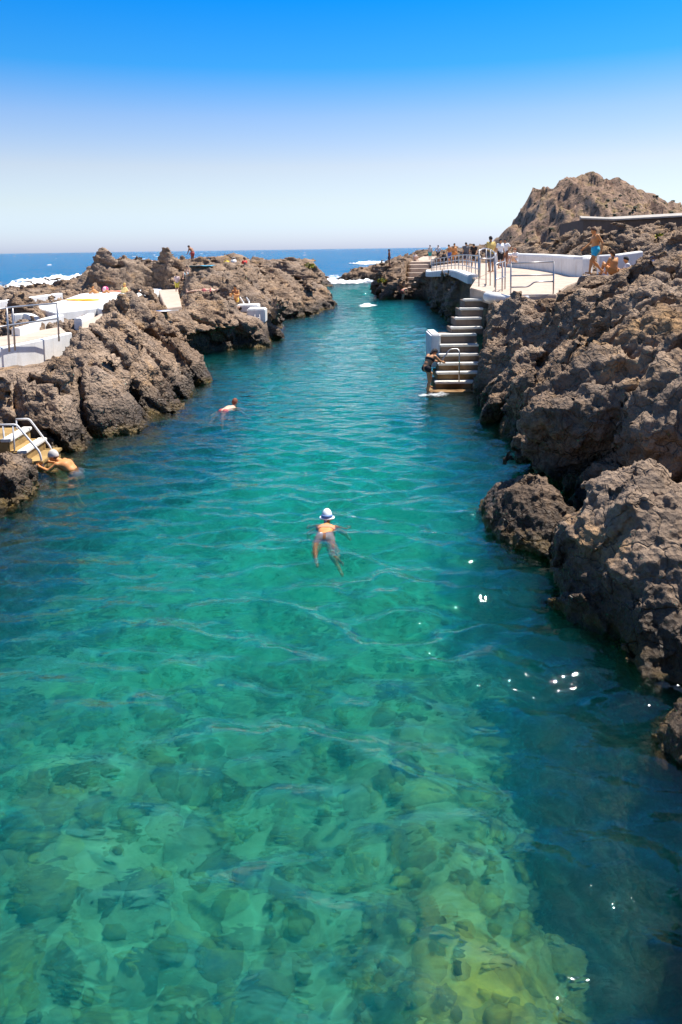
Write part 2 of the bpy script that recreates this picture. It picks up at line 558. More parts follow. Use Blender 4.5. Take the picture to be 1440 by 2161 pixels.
def prof_right(z, Y):
    lo = np.clip(1 - (Y - 26) / 5, 0, 1)      # the near cliff: steep foot, then laid back
    mid = np.clip((Y - 18.5) / 3.0, 0, 1)     # beside the stairs the rock leans back, nearer the viewer it hangs over
    hang = np.where(z < 1.9, -0.20 * z, -0.38 + 1.0 * (z - 1.9))
    back = 0.10 * z
    near = np.where(z < 0, z * 0.35, hang * (1 - mid) + back * mid)
    far = np.where(z < 0, z * 0.4, 0.12 * z)
    return near * lo + far * (1 - lo)

def frame_from(u, v):                        # long axis u; returns matrix compressing along it
    u = np.array(u, float); u /= np.linalg.norm(u)
    v = np.array(v, float); v -= u * (u @ v); v /= np.linalg.norm(v)
    w = np.cross(u, v)
    return np.stack([u * 0.45, v * 1.15, w * 1.0])

AN_L = frame_from((0.75, -0.45, -0.55), (0.3, 0.9, -0.1))
AN_R = frame_from((0.5, -0.2, 0.75), (0.2, 0.9, 0.1))

# concrete places: outline (world) and height of the top; the rock lies lower under them
def PZ(pts, z):
    return [at_z(u, v, z) for u, v in pts]
def PY(pts):
    return [at_y(u, v, y) for u, v, y in pts]
WALK_A = PZ([(-150, 758), (0, 731), (86, 714), (142, 701), (128, 689), (60, 701), (0, 710), (-150, 730)], 2.05)
TERRACE = PZ([(70, 648), (118, 661), (205, 650), (222, 655), (300, 634), (345, 616), (340, 608), (305, 609), (170, 620), (130, 634)], 2.2)
RAMP = PZ([(334, 613), (376, 611), (384, 648), (350, 653)], 2.2)
PATH_C = PZ([(168, 697), (205, 686), (234, 671), (214, 661), (178, 680)], 2.15)
PLAT = PY([(992, 607, 27.9), (1046, 622, 26.6), (1120, 624, 26.2), (1174, 621, 26.2), (1198, 603, 28.6)]) + PZ([(1238, 588), (1165, 571), (1060, 563), (1003, 590)], 3.26)
PATH_R = PY([(905, 574, 62), (938, 572, 55), (966, 570, 49), (1004, 589, 34.8), (1060, 563, 54), (1035, 555, 64), (960, 555, 70), (912, 562, 72)])
PATH_T = PY([(866, 553, 80), (908, 552, 80), (940, 541, 92), (893, 541, 92)])
FLATS.append(([(p.x, p.y) for p in PZ([(-150, 830), (0, 812), (80, 790), (150, 752), (146, 722), (86, 736), (0, 752), (-150, 785)], 1.5)], 1.72))
MAN_SPOT = at_y(1256, 578, 28.0)
FLATS += [([(p.x, p.y) for p in poly], z) for poly, z in ((WALK_A, 2.05), (TERRACE, 2.2), (RAMP, 2.2), (PATH_C, 2.15), (PLAT, 3.26), (PATH_R, 3.1), (PATH_T, 3.6))]
FLATS.append(([(MAN_SPOT.x - .5, 27.4), (MAN_SPOT.x + .6, 27.4), (MAN_SPOT.x + .6, 28.7), (MAN_SPOT.x - .5, 28.7)], MAN_SPOT.z + 0.30))
FLATS.append(([(2.5, 22.6), (3.9, 22.6), (4.55, 24.6), (5.05, 28.4), (4.4, 28.4), (2.8, 24.6)], 0.9))
_s2 = [at_y(u, v, y) for u, v, y in ((856, 625, 70), (910, 625, 70), (908, 552, 80), (866, 552, 80))]
FLATS.append(([(p.x, p.y) for p in _s2], 0.9))
_lb = [at_y(u, v, y) for u, v, y in ((516, 650, 37.0), (566, 652, 37.0), (562, 640, 40.5), (515, 640, 40.5))]
FLATS.append(([(p.x, p.y) for p in _lb], 1.75))
_ls = [(-10.0, 15.4), (-6.2, 15.4), (-6.2, 17.3), (-10.0, 17.3)]
FLATS.append((_ls, 0.5))
build_bank('left_rock_bank', LEFT_SHORE, LEFT_TOP, -0.62, 0.02, 0.0034, 5.5, 118, prof_left, 11, M_ROCK_L, AN_L, outcrop=OUT_W)
build_bank('right_rock_bank', RIGHT_SHORE, RIGHT_TOP, 0.035, 0.545, 0.0034, 2.0, 118, prof_right, 47, M_ROCK_R, AN_R, zmax=7.2)

# ---------------------------------------------------------------- sea floor
def floor_z(X, Y):
    z = -2.4 - 1.6 * np.clip((Y - 8) / 14, 0, 1) - 3.5 * np.clip((Y - 60) / 60, 0, 1) + 0.0 * X
    z = z + 1.15 * np.exp(-(((X - 1.0) / 1.0) ** 2 + ((Y - 4.6) / 2.6) ** 2))
    z = z + 0.5 * np.exp(-(((X + 3.0) / 0.9) ** 2 + ((Y - 7.6) / 0.9) ** 2)) + 0.5 * np.exp(-(((X - 0.8) / 0.7) ** 2 + ((Y - 8.6) / 0.9) ** 2))
    z = z - 0.4 * np.clip((X - 1.7) / 1.2, 0, 1)
    return z

def fan(a0, a1, da, ys):
    A = np.arange(a0, a1 + da / 2, da)
    Y, Aa = np.meshgrid(ys, A)
    X = Aa * (Y + 8)
    n, k = X.shape
    i = np.arange(n * k).reshape(n, k)
    q = np.stack([i[:-1, :-1], i[1:, :-1], i[1:, 1:], i[:-1, 1:]], -1).reshape(-1, 4)
    return X, Y, q

def build_floor():
    ys = np.concatenate([np.exp(np.arange(math.log(2), math.log(138), 0.016)) - 8, [200, 400, 1000, 4000, 14000]])
    X, Y, q = fan(-1.4, 1.4, 0.016, ys)
    P = np.stack([X.ravel(), Y.ravel(), 0 * X.ravel()], 1)
    Z = floor_z(X.ravel(), Y.ravel()) + 0.18 * fbm(P * 0.9, 4, 91)
    P[:, 2] = Z
    me = mesh_np('seabed', P, q)
    m, nt, out = mat_new('seabed_sand')
    t = NT(nt)
    pos = t.n('NewGeometry').outputs['Position']
    n1 = t.n('TexNoise', {'Vector': pos, 'Scale': 1.7, 'Detail': 7.0, 'Roughness': 0.62}).outputs[0]
    c = t.ramp(n1, [(0.32, (0.14, 0.15, 0.07)), (0.46, (0.40, 0.40, 0.20)), (0.64, (0.70, 0.66, 0.38))])
    pd = t.n('VectorMath', {0: t.n('Mapping', {'Vector': pos, 'Scale': (1.0, 0.42, 0.0)}).outputs[0], 1: (1.15, 1.95, 0.0)}, operation='DISTANCE').outputs['Value']
    pf = t.math('ADD', pd, t.math('MULTIPLY', t.math('SUBTRACT', n1, 0.5), 1.6))
    c = t.mix(t.ramp(pf, [(0.5, 0.9), (1.25, 0.0)]), c, t.ramp(n1, [(0.36, (0.16, 0.11, 0.02)), (0.58, (0.92, 0.54, 0.03))]))
    b = t.n('BsdfPrincipled', {'Base Color': c, 'Roughness': 0.95})
    nt.links.new(b.outputs[0], out.inputs[0])
    return link('seabed', me, m, kind='structure')
SEABED = build_floor()

# ---------------------------------------------------------------- water
SWIM = at_z(690, 1105, 0)
def wave_height(X, Y):
    rs = np.random.RandomState(5)
    P = np.stack([X * 0.35, Y * 0.35, 0 * X], 1)
    wx = X + 0.35 * fbm(P, 2, 61)
    wy = Y + 0.35 * fbm(P + 40, 2, 62)
    z = np.zeros_like(X)
    for i in range(38):
        lam = 0.36 * (7.0 ** (rs.rand() ** 1.25))
        th = R(-93) + rs.randn() * 0.60
        k = 2 * math.pi / lam
        slope = 0.056 if lam < 0.95 else 0.024
        ph = rs.rand() * 6.28
        c = np.sin(k * (math.cos(th) * wx + math.sin(th) * wy) + ph)
        fade = np.clip(1.6 - (Y + 8) * 0.0042 * 3.4 / lam, 0, 1)      # drop what the mesh cannot carry
        z = z + slope / k * c * fade
    gust = 0.75 + 0.7 * fbm(np.stack([X * 0.22, Y * 0.12, 0 * X], 1), 2, 66)
    near = np.clip((Y - 1.0) / 7.0, 0.65, 1.0)                     # the pool lies calm below the viewer
    z = z * gust * near * np.clip(1.45 - (Y - 10) * 0.05, 0.72, 1.45)
    r = np.sqrt((X - SWIM.x) ** 2 + (Y - SWIM.y) ** 2)
    z = z + 0.010 * np.sin(r * 15.0) * np.exp(-r / 0.9) * (r > 0.25)
    sea = np.clip((Y - 70) / 60, 0, 1)
    z = z + sea * 0.18 * fbm(np.stack([X * 0.06, Y * 0.16, 0 * X], 1), 3, 68)
    return z

def water_material(name, absorb, a_den, scatter, s_den, caustic_tint):
    mt, nt, out = mat_new(name)
    t = NT(nt)
    pos = t.n('NewGeometry').outputs['Position']
    mp = t.n('Mapping', {'Vector': pos, 'Scale': (0.62, 1.0, 1.0)}).outputs[0]
    nb = t.n('TexNoise', {'Vector': mp, 'Scale': 3.4, 'Detail': 3.0, 'Roughness': 0.5, 'Distortion': 0.4}).outputs[0]
    y = t.n('SeparateXYZ', {0: pos}).outputs['Y']
    far = t.n('MapRange', {0: y, 1: 22.0, 2: 120.0, 3: 0.0, 4: 1.0}).outputs[0]
    nf = t.n('TexNoise', {'Vector': t.n('Mapping', {'Vector': pos, 'Scale': (0.22, 0.5, 1.0)}).outputs[0], 'Scale': 0.9, 'Detail': 6.0, 'Roughness': 0.66}).outputs[0]
    hgt = t.math('ADD', t.math('MULTIPLY', nb, t.n('MapRange', {0: y, 1: 6.0, 2: 20.0, 3: 0.035, 4: 0.07}).outputs[0]), t.math('MULTIPLY', t.math('MULTIPLY', nf, far), 2.0))
    bp = t.n('Bump', {'Height': hgt, 'Strength': 1.0, 'Distance': 1.0}).outputs[0]
    fr = t.n('Fresnel', {'IOR': 1.42, 'Normal': bp}).outputs[0]
    gl = t.n('BsdfGlossy', {'Color': (1, 1, 1, 1), 'Roughness': 0.015, 'Normal': bp}).outputs[0]
    tcol = (1, 1, 1, 1)
    if caustic_tint:                              # sunlight net painted into the surface tint by cell edges, independent of the waves
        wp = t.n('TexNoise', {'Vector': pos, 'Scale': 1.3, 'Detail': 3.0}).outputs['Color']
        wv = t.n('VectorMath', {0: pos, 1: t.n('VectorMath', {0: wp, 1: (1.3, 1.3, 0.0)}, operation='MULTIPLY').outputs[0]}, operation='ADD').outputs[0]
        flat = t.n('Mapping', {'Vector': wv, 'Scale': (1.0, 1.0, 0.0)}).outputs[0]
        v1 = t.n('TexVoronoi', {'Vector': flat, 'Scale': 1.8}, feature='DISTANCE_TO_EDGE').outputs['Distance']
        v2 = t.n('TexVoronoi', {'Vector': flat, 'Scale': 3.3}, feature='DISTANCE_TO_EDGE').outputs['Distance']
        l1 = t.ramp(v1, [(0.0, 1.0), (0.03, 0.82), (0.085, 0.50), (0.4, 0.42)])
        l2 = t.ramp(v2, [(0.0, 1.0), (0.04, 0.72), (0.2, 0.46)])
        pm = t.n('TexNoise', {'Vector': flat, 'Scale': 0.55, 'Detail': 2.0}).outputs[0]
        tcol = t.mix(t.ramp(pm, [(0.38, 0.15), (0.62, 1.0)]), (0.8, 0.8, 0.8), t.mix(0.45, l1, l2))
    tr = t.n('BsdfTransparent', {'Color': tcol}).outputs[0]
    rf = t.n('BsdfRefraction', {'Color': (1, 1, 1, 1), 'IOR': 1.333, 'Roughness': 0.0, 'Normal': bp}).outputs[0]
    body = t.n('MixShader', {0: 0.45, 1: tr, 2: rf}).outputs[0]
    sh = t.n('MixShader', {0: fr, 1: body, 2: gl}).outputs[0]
    nt.links.new(sh, out.inputs['Surface'])
    ab = t.n('VolumeAbsorption', {'Color': (*absorb, 1), 'Density': a_den}).outputs[0]
    sc = t.n('VolumeScatter', {'Color': (*scatter, 1), 'Density': s_den, 'Anisotropy': 0.0}).outputs[0]
    nt.links.new(t.n('AddShader', {0: ab, 1: sc}).outputs[0], out.inputs['Volume'])
    return mt

def water_body(name, ys, da, mat):
    X, Y, q = fan(-0.85, 0.85, da, ys)
    n, k = X.shape
    P = np.stack([X.ravel(), Y.ravel(), wave_height(X.ravel(), Y.ravel())], 1)
    # skirt and bottom make it one closed body of water
    i = np.arange(n * k).reshape(n, k)
    rim = np.concatenate([i[:, 0], i[-1, 1:], i[::-1, -1][1:], i[0, ::-1][1:-1]])
    low = P[rim].copy(); low[:, 2] = -9.5
    base = len(P)
    P = np.concatenate([P, low, [[0, ys.mean() if ys[-1] < 500 else 3000, -9.5]]])
    m = len(rim)
    j = np.arange(m); jn = (j + 1) % m
    skirt = np.stack([rim[j], base + j, base + jn, rim[jn]], 1)
    me = bpy.data.meshes.new(name)
    faces = np.concatenate([q, skirt])
    tri = np.stack([base + jn, base + j, np.full(m, base + m)], 1)
    loops = np.concatenate([faces.ravel(), tri.ravel()])
    starts = np.concatenate([np.arange(len(faces)) * 4, len(faces) * 4 + np.arange(m) * 3])
    me.vertices.add(len(P)); me.vertices.foreach_set('co', P.astype(np.float32).ravel())
    me.loops.add(len(loops)); me.loops.foreach_set('vertex_index', loops.astype(np.int32))
    me.polygons.add(len(starts)); me.polygons.foreach_set('loop_start', starts.astype(np.int32))
    sm = np.ones(len(starts), bool); sm[len(q):] = False
    me.polygons.foreach_set('use_smooth', sm)
    me.update(calc_edges=True)
    return link(name, me, mat, kind='structure')

def build_water():
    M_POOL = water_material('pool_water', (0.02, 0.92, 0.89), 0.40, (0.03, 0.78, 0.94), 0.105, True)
    M_SEA = water_material('deep_sea_water', (0.05, 0.70, 0.92), 0.30, (0.015, 0.30, 0.66), 0.26, False)
    YB = 104.0
    ys = np.exp(np.arange(math.log(4), math.log(YB + 8), 0.0050)) - 8
    ys[-1] = YB
    pool = water_body('pool_water', ys, 0.0042, M_POOL)
    ys2 = np.exp(np.linspace(math.log(YB + 8.004), math.log(14000), 170)) - 8
    water_body('sea_water', ys2, 0.0085, M_SEA)
    return pool
WATER = build_water()

# ================================================================ small builders
import bmesh
from mathutils.bvhtree import BVHTree

def mesh_from(verts, faces, name='mesh', smooth=False):
    me = bpy.data.meshes.new(name)
    me.from_pydata([tuple(v) for v in verts], [], [tuple(f) for f in faces])
    if smooth:
        for p in me.polygons:
            p.use_smooth = True
    me.update()
    return me

def bm_mesh(bm, name, smooth=False):
    bmesh.ops.recalc_face_normals(bm, faces=bm.faces)
    me = bpy.data.meshes.new(name)
    bm.to_mesh(me)
    bm.free()
    if smooth:
        me.polygons.foreach_set('use_smooth', np.ones(len(me.polygons), bool))
    return me

def cap_sd(P, a, b, r1, r2):
    a, b = np.asarray(a, np.float32), np.asarray(b, np.float32)
    d = b - a
    L = float(d @ d) + 1e-9
    h = np.clip(((P - a) @ d) / L, 0, 1)
    return np.sqrt(((P - a - h[..., None] * d) ** 2).sum(-1)) - (r1 + (r2 - r1) * h)

def smin(a, b, k):
    h = np.clip(.5 + .5 * (b - a) / k, 0, 1)
    return b * (1 - h) + a * h - k * h * (1 - h)

def slab(name, pts, thick, bevel=0.03):      # outline of top points -> slab of real thickness with worn edges
    bm = bmesh.new()
    a = [bm.verts.new(p) for p in pts]
    b = [bm.verts.new((p.x, p.y, p.z - thick)) for p in pts]
    bm.faces.new(a)
    bm.faces.new(b[::-1])
    n = len(a)
    for i in range(n):
        bm.faces.new((a[i], b[i], b[(i + 1) % n], a[(i + 1) % n]))
    bmesh.ops.recalc_face_normals(bm, faces=bm.faces)
    if bevel:
        te = [e for e in bm.edges if all(v in a for v in e.verts)]
        bmesh.ops.bevel(bm, geom=te, offset=bevel, segments=2, affect='EDGES', clamp_overlap=True)
    return bm_mesh(bm, name)

def box_mesh(name, x0, x1, y0, y1, z0, z1, bevel=0.02):
    bm = bmesh.new()
    vs = [bm.verts.new((x, y, z)) for z in (z0, z1) for y in (y0, y1) for x in (x0, x1)]
    for f in ((0, 2, 3, 1), (4, 5, 7, 6), (0, 1, 5, 4), (2, 6, 7, 3), (0, 4, 6, 2), (1, 3, 7, 5)):
        bm.faces.new([vs[i] for i in f])
    if bevel:
        bmesh.ops.bevel(bm, geom=list(bm.edges), offset=bevel, segments=2, affect='EDGES', clamp_overlap=True)
    return bm_mesh(bm, name)

def tube(name, pts, r, seg=8, round_corner=0.0):
    pts = [Vector(p) for p in pts]
    if round_corner:
        out = [pts[0]]
        for i in range(1, len(pts) - 1):
            a, b, c = pts[i - 1], pts[i], pts[i + 1]
            d0, d1 = (a - b), (c - b)
            k0, k1 = min(round_corner, d0.length * .45), min(round_corner, d1.length * .45)
            p0, p1 = b + d0.normalized() * k0, b + d1.normalized() * k1
            for t in (0, .25, .5, .75, 1):
                out.append(p0 * (1 - t) ** 2 + b * 2 * t * (1 - t) + p1 * t * t)
        out.append(pts[-1])
        pts = out
    V, Fc = [], []
    n = len(pts)
    ref = None
    for i, p in enumerate(pts):
        d = (pts[min(i + 1, n - 1)] - pts[max(i - 1, 0)]).normalized()
        if ref is None:
            ref = d.orthogonal().normalized()
        ref = (ref - d * ref.dot(d)).normalized()
        o = d.cross(ref)
        for k in range(seg):
            an = 2 * math.pi * k / seg
            V.append(p + ref * (r * math.cos(an)) + o * (r * math.sin(an)))
    for i in range(n - 1):
        for k in range(seg):
            k2 = (k + 1) % seg
            Fc.append((i * seg + k, i * seg + k2, (i + 1) * seg + k2, (i + 1) * seg + k))
    Fc.append(tuple(range(seg))[::-1])
    Fc.append(tuple((n - 1) * seg + k for k in range(seg)))
    return mesh_from(V, Fc, name, True)

def strip_wall(name, base, h, w, round_top=0.1, zdown=0.25):     # a wall that follows a line on the ground, rounded top
    prof = [(-w / 2, -zdown), (-w / 2, h - round_top), (-w / 2 + round_top * .3, h - round_top * .3), (-w / 2 + round_top, h),
            (w / 2 - round_top, h), (w / 2 - round_top * .3, h - round_top * .3), (w / 2, h - round_top), (w / 2, -zdown)]
    V, Fc = [], []
    n, m = len(base), len(prof)
    for i, p in enumerate(base):
        d = base[min(i + 1, n - 1)] - base[max(i - 1, 0)]
        d.z = 0
        d.normalize()
        sd = Vector((d.y, -d.x, 0))
        for a, b in prof:
            V.append(p + sd * a + Vector((0, 0, b)))
    for i in range(n - 1):
        for k in range(m):
            k2 = (k + 1) % m
            Fc.append((i * m + k, (i + 1) * m + k, (i + 1) * m + k2, i * m + k2))
    Fc.append(tuple(range(m)))
    Fc.append(tuple((n - 1) * m + k for k in range(m))[::-1])
    me = mesh_from(V, Fc, name)
    return me

def resample(pts, step):
    out = [pts[0].copy()]
    for a, b in zip(pts[:-1], pts[1:]):
        n = max(1, int((b - a).length / step))
        for i in range(1, n + 1):
            out.append(a.lerp(b, i / n))
    return out

def smooth_line(pts, it=2):
    for _ in range(it):
        q = [pts[0]]
        for a, b in zip(pts[:-1], pts[1:]):
            q += [a.lerp(b, .25), a.lerp(b, .75)]
        q.append(pts[-1])
        pts = q
    return pts

def empty(name, loc, label=None, cat=None, group=None):
    o = bpy.data.objects.new(name, None)
    o.empty_display_size = 0.2
    COL.objects.link(o)
    o.location = loc
    return tag(o, label, cat, group)

def child(parent, name, me, mat, label=None):
    """mesh given in world space, hung under a thing"""
    o = link(name, me, mat, parent)
    o.matrix_parent_inverse = Matrix.Translation(-parent.location)
    if label:
        o['label'] = label
    return o

# ---------------------------------------------------------------- more materials
def plain(name, col, rough=0.6, metal=0.0, var=0.12, scale=6.0, bump=0.0, spec=0.4, sss=0.0):
    m, nt, out = mat_new(name)
    t = NT(nt)
    pos = t.n('NewGeometry').outputs['Position']
    n = t.n('TexNoise', {'Vector': pos, 'Scale': scale, 'Detail': 5.0, 'Roughness': 0.65}).outputs[0]
    c = t.ramp(n, [(0.3, tuple(max(0, v * (1 - var)) for v in col)), (0.7, tuple(min(1, v * (1 + var)) for v in col))])
    ins = {'Base Color': c, 'Roughness': rough, 'Metallic': metal, 'Specular IOR Level': spec}
    if bump:
        ins['Normal'] = t.n('Bump', {'Height': n, 'Strength': bump, 'Distance': 0.02}).outputs[0]
    if sss:
        ins['Subsurface Weight'] = sss
        ins['Subsurface Scale'] = 0.02
    b = t.n('BsdfPrincipled', ins)
    nt.links.new(b.outputs[0], out.inputs[0])
    return m

def concrete(name, col, stain=0.5, wet=False):
    m, nt, out = mat_new(name)
    t = NT(nt)
    pos = t.n('NewGeometry').outputs['Position']
    n1 = t.n('TexNoise', {'Vector': pos, 'Scale': 1.6, 'Detail': 6.0, 'Roughness': 0.65}).outputs[0]
    n2 = t.n('TexNoise', {'Vector': pos, 'Scale': 24.0, 'Detail': 4.0, 'Roughness': 0.7}).outputs[0]
    c = t.ramp(n1, [(0.32, tuple(v * (1 - stain) for v in col)), (0.55, col), (0.8, tuple(min(.9, v * 1.08) for v in col))])
    c = t.mix(t.ramp(n2, [(0.45, 0.0), (0.75, 0.3)]), c, tuple(v * 0.55 for v in col))
    st = t.n('TexNoise', {'Vector': t.n('Mapping', {'Vector': pos, 'Scale': (5.0, 5.0, 0.5)}).outputs[0], 'Scale': 1.0, 'Detail': 5.0, 'Roughness': 0.7}).outputs[0]
    c = t.mix(t.ramp(st, [(0.54, 0.0), (0.72, 0.55)]), c, tuple(v * k for v, k in zip(col, (0.62, 0.52, 0.42))))      # rust and dirt runs
    if wet:
        z = t.n('SeparateXYZ', {0: pos}).outputs['Z']
        zz = t.math('ADD', z, t.math('MULTIPLY', t.math('SUBTRACT', n1, 0.5), 0.5))
        w = t.n('MapRange', {0: zz, 1: 0.5, 2: 1.15, 3: 1.0, 4: 0.0}).outputs[0]
        c = t.mix(w, c, t.mix(t.ramp(n1, [(0.4, 0.0), (0.6, 1.0)]), (0.13, 0.06, 0.016), (0.26, 0.16, 0.07)))
    bp = t.n('Bump', {'Height': t.math('ADD', n1, t.math('MULTIPLY', n2, 0.35)), 'Strength': 0.35, 'Distance': 0.02}).outputs[0]
    b = t.n('BsdfPrincipled', {'Base Color': c, 'Roughness': 0.85, 'Normal': bp, 'Specular IOR Level': 0.3})
    nt.links.new(b.outputs[0], out.inputs[0])
    return m

M_WHITE = concrete('whitewash', (0.80, 0.79, 0.76), 0.14)
M_CONC = concrete('beige_concrete', (0.52, 0.41, 0.32), 0.22)
M_STEP = concrete('step_concrete', (0.20, 0.15, 0.115), 0.35, wet=True)
M_TREAD = concrete('pale_tread_concrete', (0.80, 0.76, 0.68), 0.25)  # pale tops of the steps, set on darker blocks
M_YSTEP = concrete('algae_step', (0.40, 0.26, 0.10), 0.55)
M_STEEL = plain('galvanised_steel', (0.42, 0.40, 0.39), 0.38, 0.75, 0.1, 20)
M_WSTEEL = plain('white_painted_tube', (0.74, 0.72, 0.70), 0.4, 0.0, 0.06, 20)
M_DARKWALL = concrete('dark_cast_concrete', (0.115, 0.09, 0.075), 0.3)

BANKS = [bpy.data.objects['left_rock_bank'], bpy.data.objects['right_rock_bank']]
def make_bvh(objs):
    out = []
    for o in objs:
        me = o.data
        co = vcos(me)
        lo = np.empty(len(me.loops), np.int32)
        me.loops.foreach_get('vertex_index', lo)
        out.append(BVHTree.FromPolygons(co.tolist(), lo.reshape(-1, 4).tolist()))
    return out
_BVH = make_bvh(BANKS)
def ground(x, y, default=None):
    best = None
    for b in _BVH:
        h = b.ray_cast(Vector((x, y, 30)), Vector((0, 0, -1)))
        if h[0] is not None and (best is None or h[0].z > best):
            best = h[0].z
    return best if best is not None else default

# ================================================================ boulders, sea rocks, islet
def sdf_rock(name, blobs, vox, seed, mat, amp=1.0, big=0.8, **kw):
    """lumpy rock from ellipsoids (centre, radii), with the same lava grain as the banks"""
    c = np.array([b[0] for b in blobs], float); r = np.array([b[1] for b in blobs], float)
    lo, hi = (c - r * 1.15).min(0) - .35, (c + r * 1.15).max(0) + .35
    n = ((hi - lo) / vox).astype(int) + 2
    ax = [lo[i] + np.arange(n[i]) * vox for i in range(3)]
    G = np.meshgrid(*ax, indexing='ij')
    V = np.full(G[0].shape, 9.0, np.float32)
    for cc, rr in blobs:
        q = np.sqrt(sum(((G[i] - cc[i]) / rr[i]) ** 2 for i in range(3)))
        d = (q - 1) * min(rr)
        h = np.clip(.5 + .5 * (d - V) / .25, 0, 1)
        V = (d * (1 - h) + V * h - .25 * h * (1 - h)).astype(np.float32)
    band = np.abs(V) < 0.9
    P = np.stack([g[band] for g in G], 1).astype(np.float32)
    f1, f2 = worley(P * (0.9 / big), seed)
    g1, g2 = worley(P * (2.3 / big), seed + 1)
    nz = 0.22 * fbm(P * 0.8 / big, 3, seed + 2) + 0.34 * facets(P * .8 / big, seed + 12) + 0.15 * facets(P * 2. / big, seed + 13) + 0.22 * (0.5 - f1) + 0.10 * np.minimum(f2 - f1, .4) + 0.10 * (0.5 - g1)
    V[band] -= nz * amp * big
    vi, q = largest_piece(*surface_nets(V))
    co = lo + vi * vox
    me = mesh_np(name, co, q)
    co, no = vcos(me), vnors(me)
    f1, f2 = worley(co * 5.0 / big, seed + 4)
    h1, _ = worley(co * 11.0 / big, seed + 5)
    rg = 1 - np.abs(fbm(co * 3.0 / big, 3, seed + 6))
    set_cos(me, co + no * ((0.08 * facets(co * 4.2 / big, seed + 14) + .035 * facets(co * 9. / big, seed + 15) + 0.07 * (.5 - f1) + .03 * np.minimum(f2 - f1, .4) + .05 * (.45 - h1) + .10 * (rg - .8) - .22 * np.clip(vnoise(co * 4.5 / big, seed + 8) - .3, 0, 1)) * amp * big)[:, None])
    return link(name, me, mat, **kw)

G_BOULD = None
sdf_rock('boulder', [((4.2, 9.7, 0.05), (1.32, 1.7, 1.5)), ((4.3, 8.4, -0.25), (1.1, 1.15, 1.05)), ((4.25, 10.2, 0.98), (0.6, 0.75, 0.75))], 0.036, 71, M_ROCK_R, 0.62, .9,
         label='largest pale-topped lava boulder standing in the water below the dark cliff', cat='boulder')
sdf_rock('boulder', [((3.15, 12.4, -0.1), (0.72, 1.15, 0.85)), ((3.3, 11.6, -0.3), (0.5, 0.7, 0.7))], 0.036, 83, M_ROCK_R, 0.55, .8,
         label='smaller flat-topped lava boulder leaning on the largest boulder in the water', cat='boulder')
sdf_rock('boulder', [((4.0, 6.55, -0.38), (0.95, 0.95, 0.95)), ((4.5, 6.9, -.2), (.8, .8, .9))], 0.036, 95, M_ROCK_R, 0.8, .8,
         label='low rough lava boulder at the water edge beside the largest boulder', cat='boulder')
sdf_rock('boulder', [((-7.05, 14.3, -0.05), (0.85, 1.0, 0.8)), ((-7.9, 13.6, 0.1), (0.9, 1.2, 1.0))], 0.04, 58, M_ROCK_L, 0.9, .8,
         label='rounded lava boulder beside the yellowed pool steps and hand rails', cat='boulder')
sdf_rock('near_shade_bank', [((4.25, 4.3, 0.6), (1.4, 1.8, 3.0)), ((4.2, 1.2, 0.5), (1.6, 2.4, 3.4)), ((5.4, -2.0, 0.5), (2, 2.6, 2.5)), ((3.25, 5.2, -2.3), (1.45, 4.6, 1.35))], 0.06, 99, M_ROCK_R, 0.8, .9, kind='structure')  # added bank beside the view, height and sunken shelf shaped to darken the water
sdf_rock('sea_rock', [((3.9, 113, 0.4), (3.2, 3.5, 1.25)), ((6.2, 114, 0.6), (2.6, 3.5, 1.6)), ((1.8, 112.5, 0), (1.8, 2.2, .8))], 0.16, 33, M_ROCK_R, 0.8, 1.6,
         label='low dark rock in the surf at the mouth of the channel', cat='rock')

